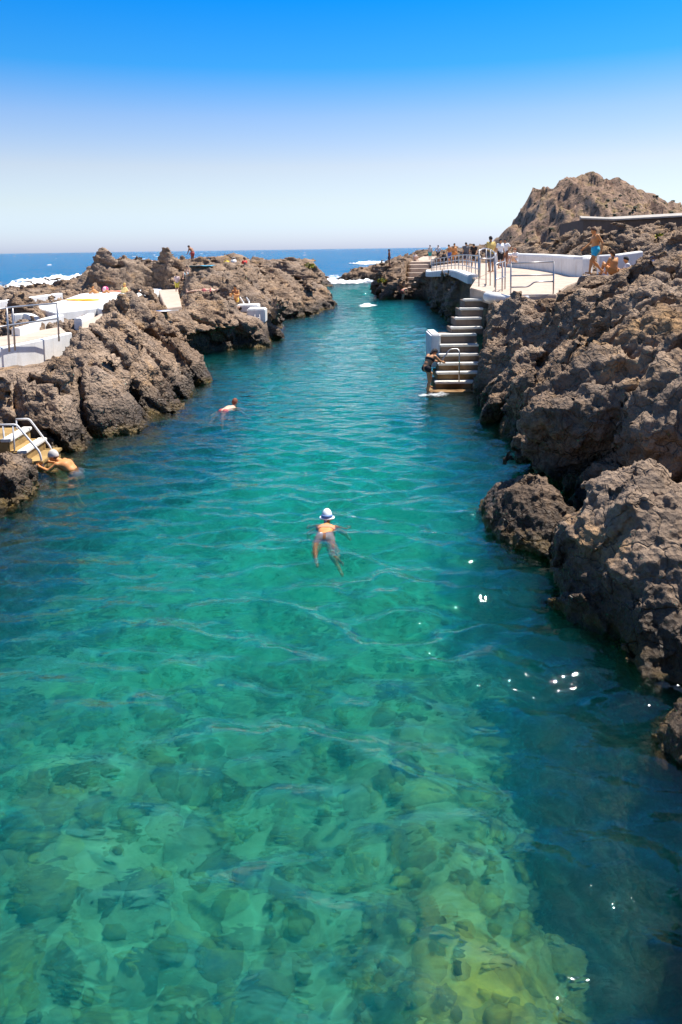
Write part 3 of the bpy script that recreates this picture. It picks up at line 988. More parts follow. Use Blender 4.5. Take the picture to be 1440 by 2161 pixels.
def build_islet():
    ridge = [(1040, 530), (1065, 519), (1085, 490), (1106, 470), (1113, 441), (1135, 424), (1160, 410), (1185, 388), (1215, 372), (1232, 365), (1250, 374), (1275, 386), (1300, 390),
             (1330, 401), (1360, 402), (1382, 405), (1400, 420), (1440, 441), (1520, 455), (1600, 470), (1700, 500), (1760, 530)]
    Y0 = 520.0
    R3 = [at_y(u, v, Y0) for u, v in ridge]
    rx = np.array([p.x for p in R3]); rz = np.array([max(p.z, -3) for p in R3])
    xs = np.linspace(rx[0] - 5, rx[-1] + 5, 230)
    ys = np.linspace(Y0 - 95, Y0 + 95, 120)
    X, Y = np.meshgrid(xs, ys, indexing='ij')
    t = (Y - Y0) / 95
    rd = np.interp(X.ravel(), rx, rz).reshape(X.shape)
    prof = np.where(t < 0, np.clip(1 - np.abs(t) ** 1.15 * (0.75 + 12 / (rd + 12)), -1, 1), np.clip(1 - np.abs(t) ** 1.3, 0, 1))
    P = np.stack([X.ravel(), Y.ravel(), 0 * X.ravel()], 1)
    n1 = fbm(P * 0.035, 5, 7)
    rgd = 1 - np.abs(fbm(P * np.array([0.06, 0.02, 0.1]), 4, 17)) * 2
    f1, f2 = worley(P * 0.07, 19)
    away = np.clip(np.abs(t).ravel() * 8, 0.15, 1)
    Z = rd.ravel() * prof.ravel() + away * (n1 * 9 + (rgd - .5) * 6 + (0.5 - f1) * 8) * np.clip(rd.ravel() / 20, .1, 1)
    Z += away * np.clip(rd.ravel() / 20, .1, 1) * (5.5 * facets(P * 0.055, 77) + 2.8 * facets(P * 0.13, 78)) + 1.2 * (fbm(P * 0.25, 3, 27)) - 0.5
    Z = np.where(prof.ravel() * rd.ravel() < 0.3, np.minimum(Z, -2), Z)
    P[:, 2] = Z
    n, k = X.shape
    i = np.arange(n * k).reshape(n, k)
    qd = np.stack([i[:-1, :-1], i[1:, :-1], i[1:, 1:], i[:-1, 1:]], -1).reshape(-1, 4)
    me = mesh_np('rocky_islet', P, qd)
    m, nt, out = mat_new('islet_rock')
    tt = NT(nt)
    geo = tt.n('NewGeometry')
    pos = geo.outputs['Position']
    a = tt.n('TexNoise', {'Vector': pos, 'Scale': 0.05, 'Detail': 8.0, 'Roughness': 0.65}).outputs[0]
    b = tt.n('TexNoise', {'Vector': pos, 'Scale': 0.35, 'Detail': 6.0, 'Roughness': 0.7}).outputs[0]
    c = tt.ramp(a, [(0.35, (0.16, 0.11, 0.085)), (0.5, (0.34, 0.225, 0.16)), (0.68, (0.43, 0.29, 0.20))])
    c = tt.mix(tt.ramp(b, [(0.52, 0.0), (0.60, 0.85)]), c, (0.055, 0.05, 0.032))
    up = tt.n('SeparateXYZ', {0: geo.outputs['Normal']}).outputs['Z']
    veg = tt.math('MULTIPLY', tt.ramp(up, [(0.6, 0.0), (0.85, 0.6)]), tt.ramp(a, [(0.5, 0.0), (0.62, 1.0)]))
    c = tt.mix(veg, c, (0.17, 0.13, 0.045))
    bp = tt.n('Bump', {'Height': tt.math('ADD', a, b), 'Strength': 0.8, 'Distance': 3.0}).outputs[0]
    bs = tt.n('BsdfPrincipled', {'Base Color': c, 'Roughness': 0.95, 'Normal': bp, 'Specular IOR Level': 0.1})
    nt.links.new(bs.outputs[0], out.inputs[0])
    isl = link('rocky_islet', me, m, kind='structure')
    # dark bushes on its slopes: too many and too small to count
    rs = np.random.RandomState(3)
    ico = bmesh.new(); bmesh.ops.create_icosphere(ico, subdivisions=1, radius=1)
    iv = np.array([v.co[:] for v in ico.verts]); ifc = np.array([[v.index for v in f.verts] for f in ico.faces]); ico.free()
    Vs, Fs = [], []
    dens = fbm(P * 0.03, 3, 55)
    cand = np.where((np.abs(t).ravel() < .75) & (P[:, 2] > 3) & (t.ravel() < .12))[0]
    pick = rs.choice(cand, 480, replace=False)
    off = 0
    for p in pick:
        if dens[p] + rs.rand() * .35 < .22 and not (abs(t.ravel()[p]) < .03 and rs.rand() < .5):
            continue
        r = rs.uniform(.4, 1.3)
        jit = 1 + rs.uniform(-.3, .3, (len(iv), 1))
        Vs.append(iv * jit * r * np.array([1.2, 1.2, .8]) + P[p] + [rs.uniform(-1, 1), rs.uniform(-1, 1), r * .3])
        Fs.append(ifc + off); off += len(iv)
    sm = plain('bush_green', (0.045, 0.05, 0.028), 0.9, 0, .4, .8)
    link('islet_bushes', mesh_np('islet_bushes', np.concatenate(Vs), np.concatenate(Fs), False), sm, kind='stuff', label='dark low bushes scattered over the rocky islet', cat='bushes')
build_islet()

# ================================================================ sea-floor stones (parts of the sea floor)
def build_stones():
    m, nt, out = mat_new('algae_stone')
    t = NT(nt)
    oi = t.n('ObjectInfo')
    pos = t.n('NewGeometry').outputs['Position']
    n1 = t.n('TexNoise', {'Vector': pos, 'Scale': 2.6, 'Detail': 6.0, 'Roughness': 0.65}).outputs[0]
    n2 = t.n('TexNoise', {'Vector': pos, 'Scale': 11.0, 'Detail': 3.0}).outputs[0]
    c = t.ramp(n1, [(0.33, (0.05, 0.05, 0.02)), (0.47, (0.30, 0.22, 0.05)), (0.62, (0.68, 0.50, 0.10))])
    c = t.mix(oi.outputs['Random'], c, t.mix(n2, (0.10, 0.09, 0.06), (0.38, 0.34, 0.2)))
    pd = t.n('VectorMath', {0: t.n('Mapping', {'Vector': pos, 'Scale': (1.0, 0.42, 0.0)}).outputs[0], 1: (1.15, 1.95, 0.0)}, operation='DISTANCE').outputs['Value']
    pf = t.math('ADD', pd, t.math('MULTIPLY', t.math('SUBTRACT', n1, 0.5), 1.6))
    c = t.mix(t.ramp(pf, [(0.45, 0.9), (1.2, 0.0)]), c, t.ramp(n1, [(0.36, (0.08, 0.06, 0.02)), (0.5, (0.42, 0.28, 0.03)), (0.64, (0.90, 0.55, 0.04))]))      # yellow algae bed
    b = t.n('BsdfPrincipled', {'Base Color': c, 'Roughness': 0.9, 'Normal': t.n('Bump', {'Height': n2, 'Strength': .4, 'Distance': .05}).outputs[0]})
    nt.links.new(b.outputs[0], out.inputs[0])
    rs = np.random.RandomState(12)
    meshes = []
    for k in range(7):
        bm = bmesh.new(); bmesh.ops.create_icosphere(bm, subdivisions=2, radius=1)
        v = np.array([q.co[:] for q in bm.verts])
        f1, _ = worley(v * 0.9 + 10 * k, 300 + k)
        d = 1 + 0.35 * fbm(v * 1.1 + 7 * k, 2, 310 + k) - 0.30 * (f1 - .5)
        for q_, dd in zip(bm.verts, d):
            q_.co *= dd
        me = bm_mesh(bm, 'stone', True)
        me.materials.append(m)
        meshes.append(me)
    placed = []
    tries = 0
    while len(placed) < 290 and tries < 9000:
        tries += 1
        Yv = 2.2 + 10.5 * rs.rand() ** 1.15
        Xv = rs.uniform(-0.62, 0.40) * (Yv + 4.0)
        r = rs.uniform(.13, .30) * (1.25 if rs.rand() < .25 else 1) * (.62 if abs(Xv - 1.1) < 1.1 and Yv < 7.5 else 1)
        if any((Xv - a) ** 2 + (Yv - b_) ** 2 < ((r + c_) * .74) ** 2 for a, b_, c_ in placed):
            continue
        placed.append((Xv, Yv, r))
        o = link('stone', meshes[rs.randint(7)], None, SEABED)
        zf = float(floor_z(np.array([Xv]), np.array([Yv]))[0])
        o.location = (Xv, Yv, zf + r * .18)
        o.rotation_euler = (rs.uniform(-.3, .3), rs.uniform(-.3, .3), rs.uniform(0, 6.28))
        o.scale = (r * rs.uniform(.9, 1.35), r * rs.uniform(.9, 1.2), r * rs.uniform(.55, .9))
    # the small rubble between them
    Vs, Fs, off = [], [], 0
    bm = bmesh.new(); bmesh.ops.create_icosphere(bm, subdivisions=1, radius=1)
    iv = np.array([v.co[:] for v in bm.verts]); ifc = np.array([[v.index for v in f.verts] for f in bm.faces]); bm.free()
    for _ in range(1500):
        Yv = 2.2 + 14 * rs.rand() ** 1.1
        Xv = rs.uniform(-0.62, 0.36) * (Yv + 4.0)
        r = rs.uniform(.04, .13)
        zf = float(floor_z(np.array([Xv]), np.array([Yv]))[0])
        Vs.append(iv * (1 + rs.uniform(-.22, .22, (len(iv), 1))) * r * np.array([rs.uniform(.8, 1.4), rs.uniform(.8, 1.4), .7]) + [Xv, Yv, zf + r * .3 + .05])
        Fs.append(ifc + off); off += len(iv)
    link('rubble', mesh_np('rubble', np.concatenate(Vs), np.concatenate(Fs)), m, SEABED, kind='stuff')
build_stones()

# ================================================================ concrete works
def structure_slab(name, pts, thick, mat):
    return link(name, slab(name, pts, thick), mat, kind='structure')
structure_slab('walkway', WALK_A, 0.10, M_CONC)
_wb = smooth_line([at_z(u, v, 2.05) for u, v in ((-150, 760), (0, 733), (86, 716), (144, 702))], 1)
link('retaining_wall', strip_wall('retaining_wall', [p + Vector((.06, -.10, -.42)) for p in resample(_wb, .5)], 0.44, 0.22, 0.04, .7), M_WHITE,
     label='low whitewashed retaining wall along the walkway edge above the rocks', cat='wall')
structure_slab('terrace', TERRACE, 0.35, M_WHITE)
structure_slab('ramp', [p + Vector((0, 0, .03)) for p in RAMP], 0.35, M_CONC)
structure_slab('path', PATH_C, 0.35, M_CONC)
structure_slab('platform', PLAT, 0.4, M_CONC)
structure_slab('path', PATH_R, 0.4, M_CONC)
structure_slab('path', PATH_T, 0.4, M_CONC)

def kerb(label, px, z, h=0.22, w=0.28):
    pts = resample(smooth_line([at_z(u, v, z) for u, v in px], 2), .6)
    return link('kerb', strip_wall('kerb', pts, h, w, .05, .5), M_WHITE, label=label, cat='kerb', group='white kerbs on the sunbathing rocks')
kerb('long straight white kerb between the rocks and the terrace', [(-120, 662), (0, 645), (60, 637), (126, 627)], 2.1, .25, .4)
kerb('short white kerb curling between two railing posts', [(28, 674), (62, 671), (76, 680)], 2.1)
kerb('wavy white kerb behind the walkway railing', [(34, 706), (66, 698), (86, 686), (128, 675)], 2.1)
kerb('white kerb at the edge of the beige path', [(165, 684), (186, 676), (192, 672)], 2.1)

# white bench-wall of the right platform
_ww = resample(smooth_line([at_z(u, v, 3.26) for u, v in ((1048, 560), (1085, 564), (1140, 569), (1190, 577), (1228, 586), (1240, 580))], 2), .5)
link('curved_wall', strip_wall('curved_wall', _ww, 1.02, .5, .16, .5), M_WHITE, label='thick curved whitewashed wall along the back of the platform', cat='wall')
_w2 = resample([at_y(u, v, y) for u, v, y in ((1262, 579, 33), (1300, 577, 33), (1350, 569, 34))], .6)
link('back_wall', strip_wall('back_wall', _w2, 0.85, .3, .06, .8), M_WHITE, label='straight whitewashed wall behind the two seated orange bathers', cat='wall')
def capsule_mesh(name, pts, radii, vox, k=.08):
    pts = [np.array(p, np.float32) for p in pts]
    lo = np.min(pts, 0) - max(radii) - .1; hi = np.max(pts, 0) + max(radii) + .1
    n = ((hi - lo) / vox).astype(int) + 2
    G = np.stack(np.meshgrid(*[lo[i] + np.arange(n[i]) * vox for i in range(3)], indexing='ij'), -1).astype(np.float32)
    V = np.full(G.shape[:3], 9., np.float32)
    for i in range(len(pts) - 1):
        V = smin(V, cap_sd(G, pts[i], pts[i + 1], radii[i], radii[i + 1]), k)
    V -= .02 * fbm(G.reshape(-1, 3) * 4, 2, 3).reshape(V.shape)
    vi, q_ = surface_nets(V)
    return mesh_np(name, lo + vi * vox, q_)
_edge = [at_y(u, v, 26.3) for u, v in ((1032, 626), (1048, 628), (1078, 630), (1112, 629), (1145, 626))]
link('edge_kerb', capsule_mesh('edge_kerb', _edge, (.21, .16, .11, .09, .07), .035), M_WHITE, label='rounded white kerb where the platform meets the rocks', cat='kerb')
_cap = resample(smooth_line([at_y(u, v, y) for u, v, y in ((908, 571, 67), (908, 575, 62), (936, 573, 55), (966, 570, 49), (1003, 583, 37))], 2), .6)
link('wall_coping', strip_wall('wall_coping', [p + Vector((-.1, -.1, -.25)) for p in _cap], 0.34, .6, .12, .12), M_WHITE, label='white coping of the path above the dark sea cliff', cat='wall')
# breakwater terrace far right
def breakwater():
    a = [at_y(u, v, y) for u, v, y in ((1232, 463, 66), (1300, 466, 60), (1560, 452, 58))]
    e = empty('terrace_building', (a[1].x, a[1].y, 3.0), 'long dark concrete terrace block with pale coping below the rocky islet', 'building')
    top = [a[0], a[1], a[2], a[2] + Vector((0, 14, 0)), a[0] + Vector((2, 14, 0))]
    child(e, 'wall', slab('wall', top, 6.0, .05), M_DARKWALL)
    pts = [a[0] + Vector((-.25, -.1, 0)), a[1] + Vector((-.1, -.25, 0)), a[2] + Vector((0, -.25, 0)), a[2] + Vector((0, 3.0, 0)), a[1] + Vector((0.4, 3.2, 0)), a[0] + Vector((.6, 3.0, 0))]
    V = [(p.x, p.y, p.z + .02) for p in pts] + [(p.x, p.y, p.z + (.14 if i < 3 else .42)) for i, p in enumerate(pts)]
    n = len(pts)
    Fc = [tuple(range(n))[::-1], tuple(range(n, 2 * n))] + [(i, (i + 1) % n, n + (i + 1) % n, n + i) for i in range(n)]
    child(e, 'coping', mesh_from(V, Fc, 'coping'), concrete('coping_concrete', (.42, .38, .33), .3))
breakwater()

# staircase into the pool
def staircase():
    rows = [(805, 919, 1002), (785, 922, 1000), (766, 925, 998), (747, 927, 996), (727, 929, 996), (705, 929, 992), (690, 953, 1004), (670, 962, 1003), (650, 972, 1006), (631, 980, 1022)]
    e = empty('staircase', (at_y(955, 805, 24.7).x, 24.7, 0), 'steep concrete staircase with pale treads going down into the pool', 'staircase')
    yf = 24.7
    prev = None
    for i, (v, u0, u1) in enumerate(rows):
        p0, p1 = at_y(u0, v, yf), at_y(u1, v, yf)
        z = (p0.z + p1.z) / 2
        zb = -1.2 if i == 0 else prev - .04
        back = yf + (1.4 if i < len(rows) - 1 else 1.2)
        st = child(e, 'step', box_mesh('step', p0.x + .03, p1.x + .25, yf + .03, back, zb, z - .085, .012), M_STEP)
        child(st, 'tread', box_mesh('tread', p0.x, p1.x + .25, yf - .02, yf + .36, z - .082, z, .018), M_TREAD)
        prev = z
        yf += .285
    # white block beside the flight
    b0, b1 = at_y(909, 705, 26.1), at_y(930, 705, 26.1)
    child(e, 'parapet', box_mesh('parapet', b0.x, b1.x - .005, 25.95, 27.6, .55, b0.z, .05), M_WHITE)
    # hand rail on the lower steps
    r = [at_y(u, v, y) for u, v, y in ((928, 768, 24.75), (946, 742, 24.9), (951, 737, 24.95), (966, 736, 25.0), (970, 742, 24.9), (969, 806, 24.66))]
    child(e, 'handrail', tube('handrail', r, .022, 8, .08), M_STEEL)
    lw = at_y(890, 832, 24.2)
    # wet ledge at the foot
    child(e, 'ledge', box_mesh('ledge', at_y(905, 830, 24.3).x, at_y(1003, 830, 24.3).x, 24.15, 25.2, -1.4, 0.012, .03), M_STEP)
staircase()

# far staircase on the headland
def far_stairs():
    rows = [(620, 858, 908, 70.0), (607, 859, 909, 71.2), (596, 861, 909, 72.4), (586, 862, 909, 73.6), (576, 864, 908, 74.8), (567, 866, 907, 76.0), (559, 867, 907, 77.4)]
    e = empty('headland_staircase', (at_y(880, 620, 70).x, 70, 0), 'broad concrete steps rising from the sea to the headland path', 'staircase')
    prev = -1.5
    for v, u0, u1, y in rows:
        p0, p1 = at_y(u0, v, y), at_y(u1, v, y)
        child(e, 'step', box_mesh('step', p0.x, p1.x, y, y + 3.2, prev - .05, p0.z, .04), M_CONC if prev > -1 else M_STEP)
        prev = p0.z
far_stairs()

# railings -----------------------------------------------------------------------------------------
def railing(label, posts, rails, r=.028, mat=None, name='railing', group=None):
    mat = mat or M_STEEL
    base = Vector(posts[0][0]) if posts else Vector(rails[0][0])
    e = empty(name, base, label, 'railing', group)
    for a, b in posts:
        child(e, 'post', tube('post', [Vector(a) - Vector((0, 0, .25)), b], r), mat)
    for pl in rails:
        child(e, 'rail', tube('rail', pl, r * .92, 8, .12), mat)
    return e
def pst(u, v0, v1, y):
    a = at_y(u, v0, y)
    b = at_y(u, v1, y)
    return (a, Vector((a.x, a.y, b.z)))
# front frame on the platform
_a, _b = pst(1078, 624, 556, 26.5), pst(1168, 622, 552, 26.4)
def lerpv(a, b, t):
    return a.lerp(b, t)
railing('grey steel railing frame with stepped lower rail on the platform edge', [_a, _b],
        [[_a[1], _b[1]], [lerpv(_a[0], _a[1], .62), lerpv(_b[0], _b[1], .6)],
         [lerpv(_a[0], _a[1], .26), lerpv(_a[0], _a[1], .26).lerp(lerpv(_b[0], _b[1], .26), .42), lerpv(_a[0], _a[1], .42).lerp(lerpv(_b[0], _b[1], .40), .55), lerpv(_b[0], _b[1], .40)]])
_c, _d, _f = pst(1046, 624, 557, 26.8), pst(1060, 619, 553, 28.2), pst(1066, 615, 551, 29.4)
railing('narrow grey steel railing section above the pool stairs', [_c, _d, _f], [[_c[1], _d[1], _f[1]], [lerpv(_c[0], _c[1], .5), lerpv(_d[0], _d[1], .5), lerpv(_f[0], _f[1], .5)]])
# curved hand rail at the top of the stairs
_p = [at_y(u, v, y) for u, v, y in ((1010, 600, 29.5), (1010, 530, 30.5), (1022, 524, 32), (1036, 527, 33), (1045, 534, 32.5), (1046, 540, 31), (1038, 546, 30), (1012, 546, 29.6))]
e = empty('curved_railing', (_p[0].x, _p[0].y, 3.26), 'looping steel hand rail at the head of the pool stairs', 'railing')
child(e, 'rail', tube('rail', _p[1:], .03, 8, .25), M_STEEL)
for u, v0, v1, y in ((1011, 602, 530, 29.8), (1026, 596, 525, 31.5), (1035, 598, 527, 31.5), (1044, 602, 534, 30.6)):
    a, b = pst(u, v0, v1, y)
    child(e, 'post', tube('post', [a - Vector((0, 0, .2)), b], .026), M_STEEL)
# long railing of the far path
_line = resample(smooth_line([at_y(u, v, y) + Vector((.25, .2, 0)) for u, v, y in ((905, 574, 62), (936, 572, 55), (966, 570, 49), (1004, 585, 36))], 2), 1.55)
_line = [p for i, p in enumerate(_line)]
railing('long grey steel railing along the path above the dark sea cliff', [(p, p + Vector((0, 0, 1.02))) for p in _line],
        [[p + Vector((0, 0, h)) for p in _line] for h in (1.02, .68, .36)], .03)
# walkway railing on the left
_l1, _l2, _l3 = pst(19, 724, 650, 21.2), pst(31, 722, 648, 21.6), pst(124, 704, 640, 23.6)
_l0 = pst(-70, 742, 662, 20.0)
railing('weathered steel railing with three visible posts beside the left walkway', [_l0, _l1, _l2, _l3],
        [[_l0[1], _l1[1], _l2[1], _l3[1]], [lerpv(q_[0], q_[1], .5) for q_ in (_l0, _l1, _l2, _l3)]], .03)

# steps and rails into the pool on the left
def left_steps():
    e = empty('pool_steps', (-7.0, 16.3, 0), 'yellowed concrete steps going down into the water between two white hand rails', 'steps')
    for i, (u, v) in enumerate(((18, 922), (52, 946), (86, 968), (112, 992))):
        p = at_y(u, v, 16.2)
        st = child(e, 'step', box_mesh('step', p.x - 1.0 - .3 * i, p.x + .12, 15.95 + .01 * i, 17.1 - .01 * i, -1.2 + .02 * i, p.z, .03), M_YSTEP)
        child(st, 'tread', box_mesh('tread', p.x - .06, p.x + .15, 15.93 + .01 * i, 17.12 - .01 * i, p.z - .06, p.z + .012, .012), M_TREAD if i < 2 else M_YSTEP)
    for y, pts in ((16.0, ((-14, 897), (35, 896), (84, 954), (93, 994))), (17.0, ((34, 885), (62, 884), (107, 944), (117, 984)))):
        child(e, 'handrail', tube('handrail', [at_y(u, v, y) for u, v in pts], .024, 8, .07), M_WSTEEL)
    for u, v0, v1, y in ((10, 950, 897, 16.0), (31, 950, 897, 16.0), (38, 935, 885, 17.0)):
        a, b = pst(u, v0, v1, y)
        child(e, 'post', tube('post', [a - Vector((0, 0, .1)), b], .02), M_WSTEEL)
left_steps()

# ladder rock: white block, steel ladder, two hand rails
def ladder_rock():
    a, b = at_y(521, 652, 38.5), at_y(560, 654, 38.5)
    bl = box_mesh('landing_block', a.x, b.x, 38.4, 39.6, a.z - .75, a.z, .06)
    link('landing_block', bl, M_WHITE, label='white concrete landing block above the steel ladder on the rocks', cat='block')
    bl = box_mesh('landing_block', at_y(500, 645, 39.8).x, at_y(546, 645, 39.8).x, 39.62, 40.9, a.z - .3, at_y(520, 643, 39.8).z, .05)
    link('landing_block', bl, M_WHITE, label='flat white concrete landing behind the landing block', cat='block')
    e = empty('ladder', (at_y(548, 690, 38.1).x, 38.1, 0), 'steel bathing ladder running from the white block into the water', 'ladder')
    t0, t1 = at_y(538, 664, 38.25), at_y(548, 664, 38.25)
    b0, b1 = at_y(541, 731, 37.3), at_y(553, 731, 37.3)
    d0, d1 = t0.lerp(b0, 1.25), t1.lerp(b1, 1.25)
    child(e, 'stile', tube('stile', [t0, d0], .024), M_STEEL)
    child(e, 'stile', tube('stile', [t1, d1], .024), M_STEEL)
    for k in range(7):
        f = .08 + k * .145
        child(e, 'rung', tube('rung', [t0.lerp(d0, f), t1.lerp(d1, f)], .022), M_STEEL)
    for k, (u0, v0, u1, v1) in enumerate(((486, 598, 514, 638), (498, 596, 526, 636))):
        p, q_ = at_y(u0, v0, 42.6 + .3 * k), at_y(u1, v1, 40.2 + .3 * k)
        e2 = empty('handrail', q_, ('white hand rail slanting down the rocks, on the terrace side of its pair', 'white hand rail slanting down the rocks, on the ladder side of its pair')[k], 'railing')
        child(e2, 'rail', tube('rail', [p, q_], .045), M_WSTEEL)
        child(e2, 'post', tube('post', [q_ + Vector((0, 0, -.55)), q_ + Vector((0, 0, .02))], .04), M_WSTEEL)
        child(e2, 'post', tube('post', [p + Vector((0, 0, -.75)), p + Vector((0, 0, .02))], .04), M_WSTEEL)
ladder_rock()

# ================================================================ people
STAND = dict(pel=(0, 0, .93), wai=(0, .0, 1.09), che=(0, .01, 1.29), nek=(0, 0, 1.47), hea=(0, .03, 1.62),
             sL=(-.175, 0, 1.41), sR=(.175, 0, 1.41), eL=(-.235, -.02, 1.13), eR=(.235, -.02, 1.13), wL=(-.25, .06, .89), wR=(.25, .06, .89),
             hL=(-.09, 0, .91), hR=(.09, 0, .91), kL=(-.10, .02, .50), kR=(.10, .02, .50), aL=(-.10, -.02, .085), aR=(.10, -.02, .085))
def pose(**kw):
    p = dict(STAND)
    p.update(kw)
    return p
POSES = {
    'stand': pose(),
    'walk': pose(pel=(0, 0, .91), kL=(-.09, .20, .52), aL=(-.09, .26, .10), kR=(.09, .04, .49), aR=(.09, -.30, .14), eL=(-.24, -.14, 1.15), wL=(-.27, -.10, .90), eR=(.24, .08, 1.15), wR=(.26, .30, .98), nek=(0, .04, 1.46), hea=(0, .09, 1.60), hL=(-.09, 0, .89), hR=(.09, 0, .89)),
    'lean': pose(che=(0, .12, 1.25), nek=(0, .24, 1.39), hea=(0, .36, 1.47), sL=(-.17, .20, 1.33), sR=(.17, .20, 1.33), eL=(-.2, .28, 1.06), eR=(.2, .28, 1.06), wL=(-.16, .42, .90), wR=(.16, .42, .90)),
    'hips': pose(eL=(-.36, -.05, 1.18), wL=(-.20, .04, .99), eR=(.36, -.05, 1.18), wR=(.20, .04, .99)),
    'climb': pose(wai=(0, .06, 1.07), che=(0, .17, 1.24), nek=(0, .28, 1.38), hea=(0, .38, 1.45), sL=(-.17, .24, 1.33), sR=(.17, .24, 1.33), eL=(-.22, .42, 1.16), wL=(-.16, .62, 1.10), eR=(.22, .42, 1.16), wR=(.16, .62, 1.10),
                  kL=(-.09, .30, .70), aL=(-.09, .22, .30), kR=(.10, .04, .49), aR=(.10, -.06, .08)),
    'bend': pose(pel=(0, -.05, .86), wai=(0, .10, .98), che=(0, .26, 1.05), nek=(0, .42, 1.10), hea=(0, .54, 1.06), sL=(-.17, .36, 1.08), sR=(.17, .36, 1.08), eL=(-.2, .40, .80), eR=(.2, .40, .80), wL=(-.14, .46, .58), wR=(.14, .46, .58),
                 hL=(-.09, -.05, .85), hR=(.09, -.05, .85), kL=(-.10, .08, .48), kR=(.10, .08, .48)),
    'sit': pose(pel=(0, 0, .13), wai=(0, -.04, .29), che=(0, -.02, .50), nek=(0, .02, .68), hea=(0, .06, .83), sL=(-.175, 0, .62), sR=(.175, 0, .62), eL=(-.24, .12, .40), eR=(.24, .12, .40), wL=(-.16, .34, .42), wR=(.16, .34, .42),
                hL=(-.09, .03, .12), hR=(.09, .03, .12), kL=(-.12, .42, .46), kR=(.12, .42, .46), aL=(-.11, .55, .08), aR=(.11, .55, .08)),
    'recline': pose(pel=(0, 0, .12), wai=(0, -.14, .22), che=(0, -.30, .36), nek=(0, -.40, .50), hea=(0, -.42, .65), sL=(-.175, -.36, .46), sR=(.175, -.36, .46), eL=(-.25, -.58, .27), eR=(.25, -.58, .27), wL=(-.24, -.46, .05), wR=(.24, -.46, .05),
                    hL=(-.09, .05, .11), hR=(.09, .05, .11), kL=(-.11, .45, .40), kR=(.11, .48, .14), aL=(-.10, .66, .09), aR=(.11, .90, .08)),
    'lie': pose(pel=(0, 0, .12), wai=(0, -.16, .12), che=(0, -.37, .13), nek=(0, -.55, .13), hea=(0, -.70, .14), sL=(-.175, -.49, .12), sR=(.175, -.49, .12), eL=(-.26, -.24, .08), eR=(.26, -.24, .08), wL=(-.25, .0, .06), wR=(.25, 0, .06),
                hL=(-.09, .03, .11), hR=(.09, .03, .11), kL=(-.10, .44, .13), kR=(.11, .42, .10), aL=(-.10, .84, .08), aR=(.12, .84, .08)),
    # prone in the water, origin at the shoulders on the surface
    'swim': pose(pel=(0, -.57, -.06), wai=(0, -.42, -.03), che=(0, -.20, -.02), nek=(0, .02, .04), hea=(0, .09, .15), sL=(-.18, -.05, -.04), sR=(.18, -.05, -.04), eL=(-.36, .0, -.17), eR=(.36, .0, -.17), wL=(-.40, .24, -.34), wR=(.40, .24, -.34),
                 hL=(-.09, -.59, -.08), hR=(.09, -.59, -.08), kL=(-.17, -.88, -.20), kR=(.16, -.90, -.22), aL=(-.13, -1.06, -.24), aR=(.27, -1.06, -.36)),
    'emerge': pose(pel=(0, -.38, -.22), wai=(0, -.28, -.06), che=(0, -.14, .07), nek=(0, .06, .17), hea=(0, .18, .26), sL=(-.17, 0, .12), sR=(.17, 0, .12), eL=(-.26, .16, .0), eR=(.26, .16, .02), wL=(-.2, .40, .06), wR=(.2, .40, .06),
                   hL=(-.09, -.40, -.25), hR=(.09, -.40, -.25), kL=(-.1, -.2, -.58), kR=(.1, -.2, -.58), aL=(-.1, -.45, -.9), aR=(.1, -.45, -.9)),
}

def skin_mat(name, col):
    return plain(name, col, 0.55, 0, .10, 9, spec=.35, sss=0.12)
SKIN = {'tan': skin_mat('skin_tan', (0.50, 0.25, 0.12)), 'fair': skin_mat('skin_fair', (0.66, 0.42, 0.29)), 'brown': skin_mat('skin_brown', (0.36, 0.165, 0.085)), 'orange': skin_mat('skin_sunburnt', (0.60, 0.26, 0.09))}
CLOTH = {}
def cloth(col):
    k = tuple(round(c, 3) for c in col)
    if k not in CLOTH:
        CLOTH[k] = plain('fabric_%d' % len(CLOTH), col, .8, 0, .1, 14)
    return CLOTH[k]
M_EYE = plain('eye_dark', (0.02, 0.015, 0.01), .3)

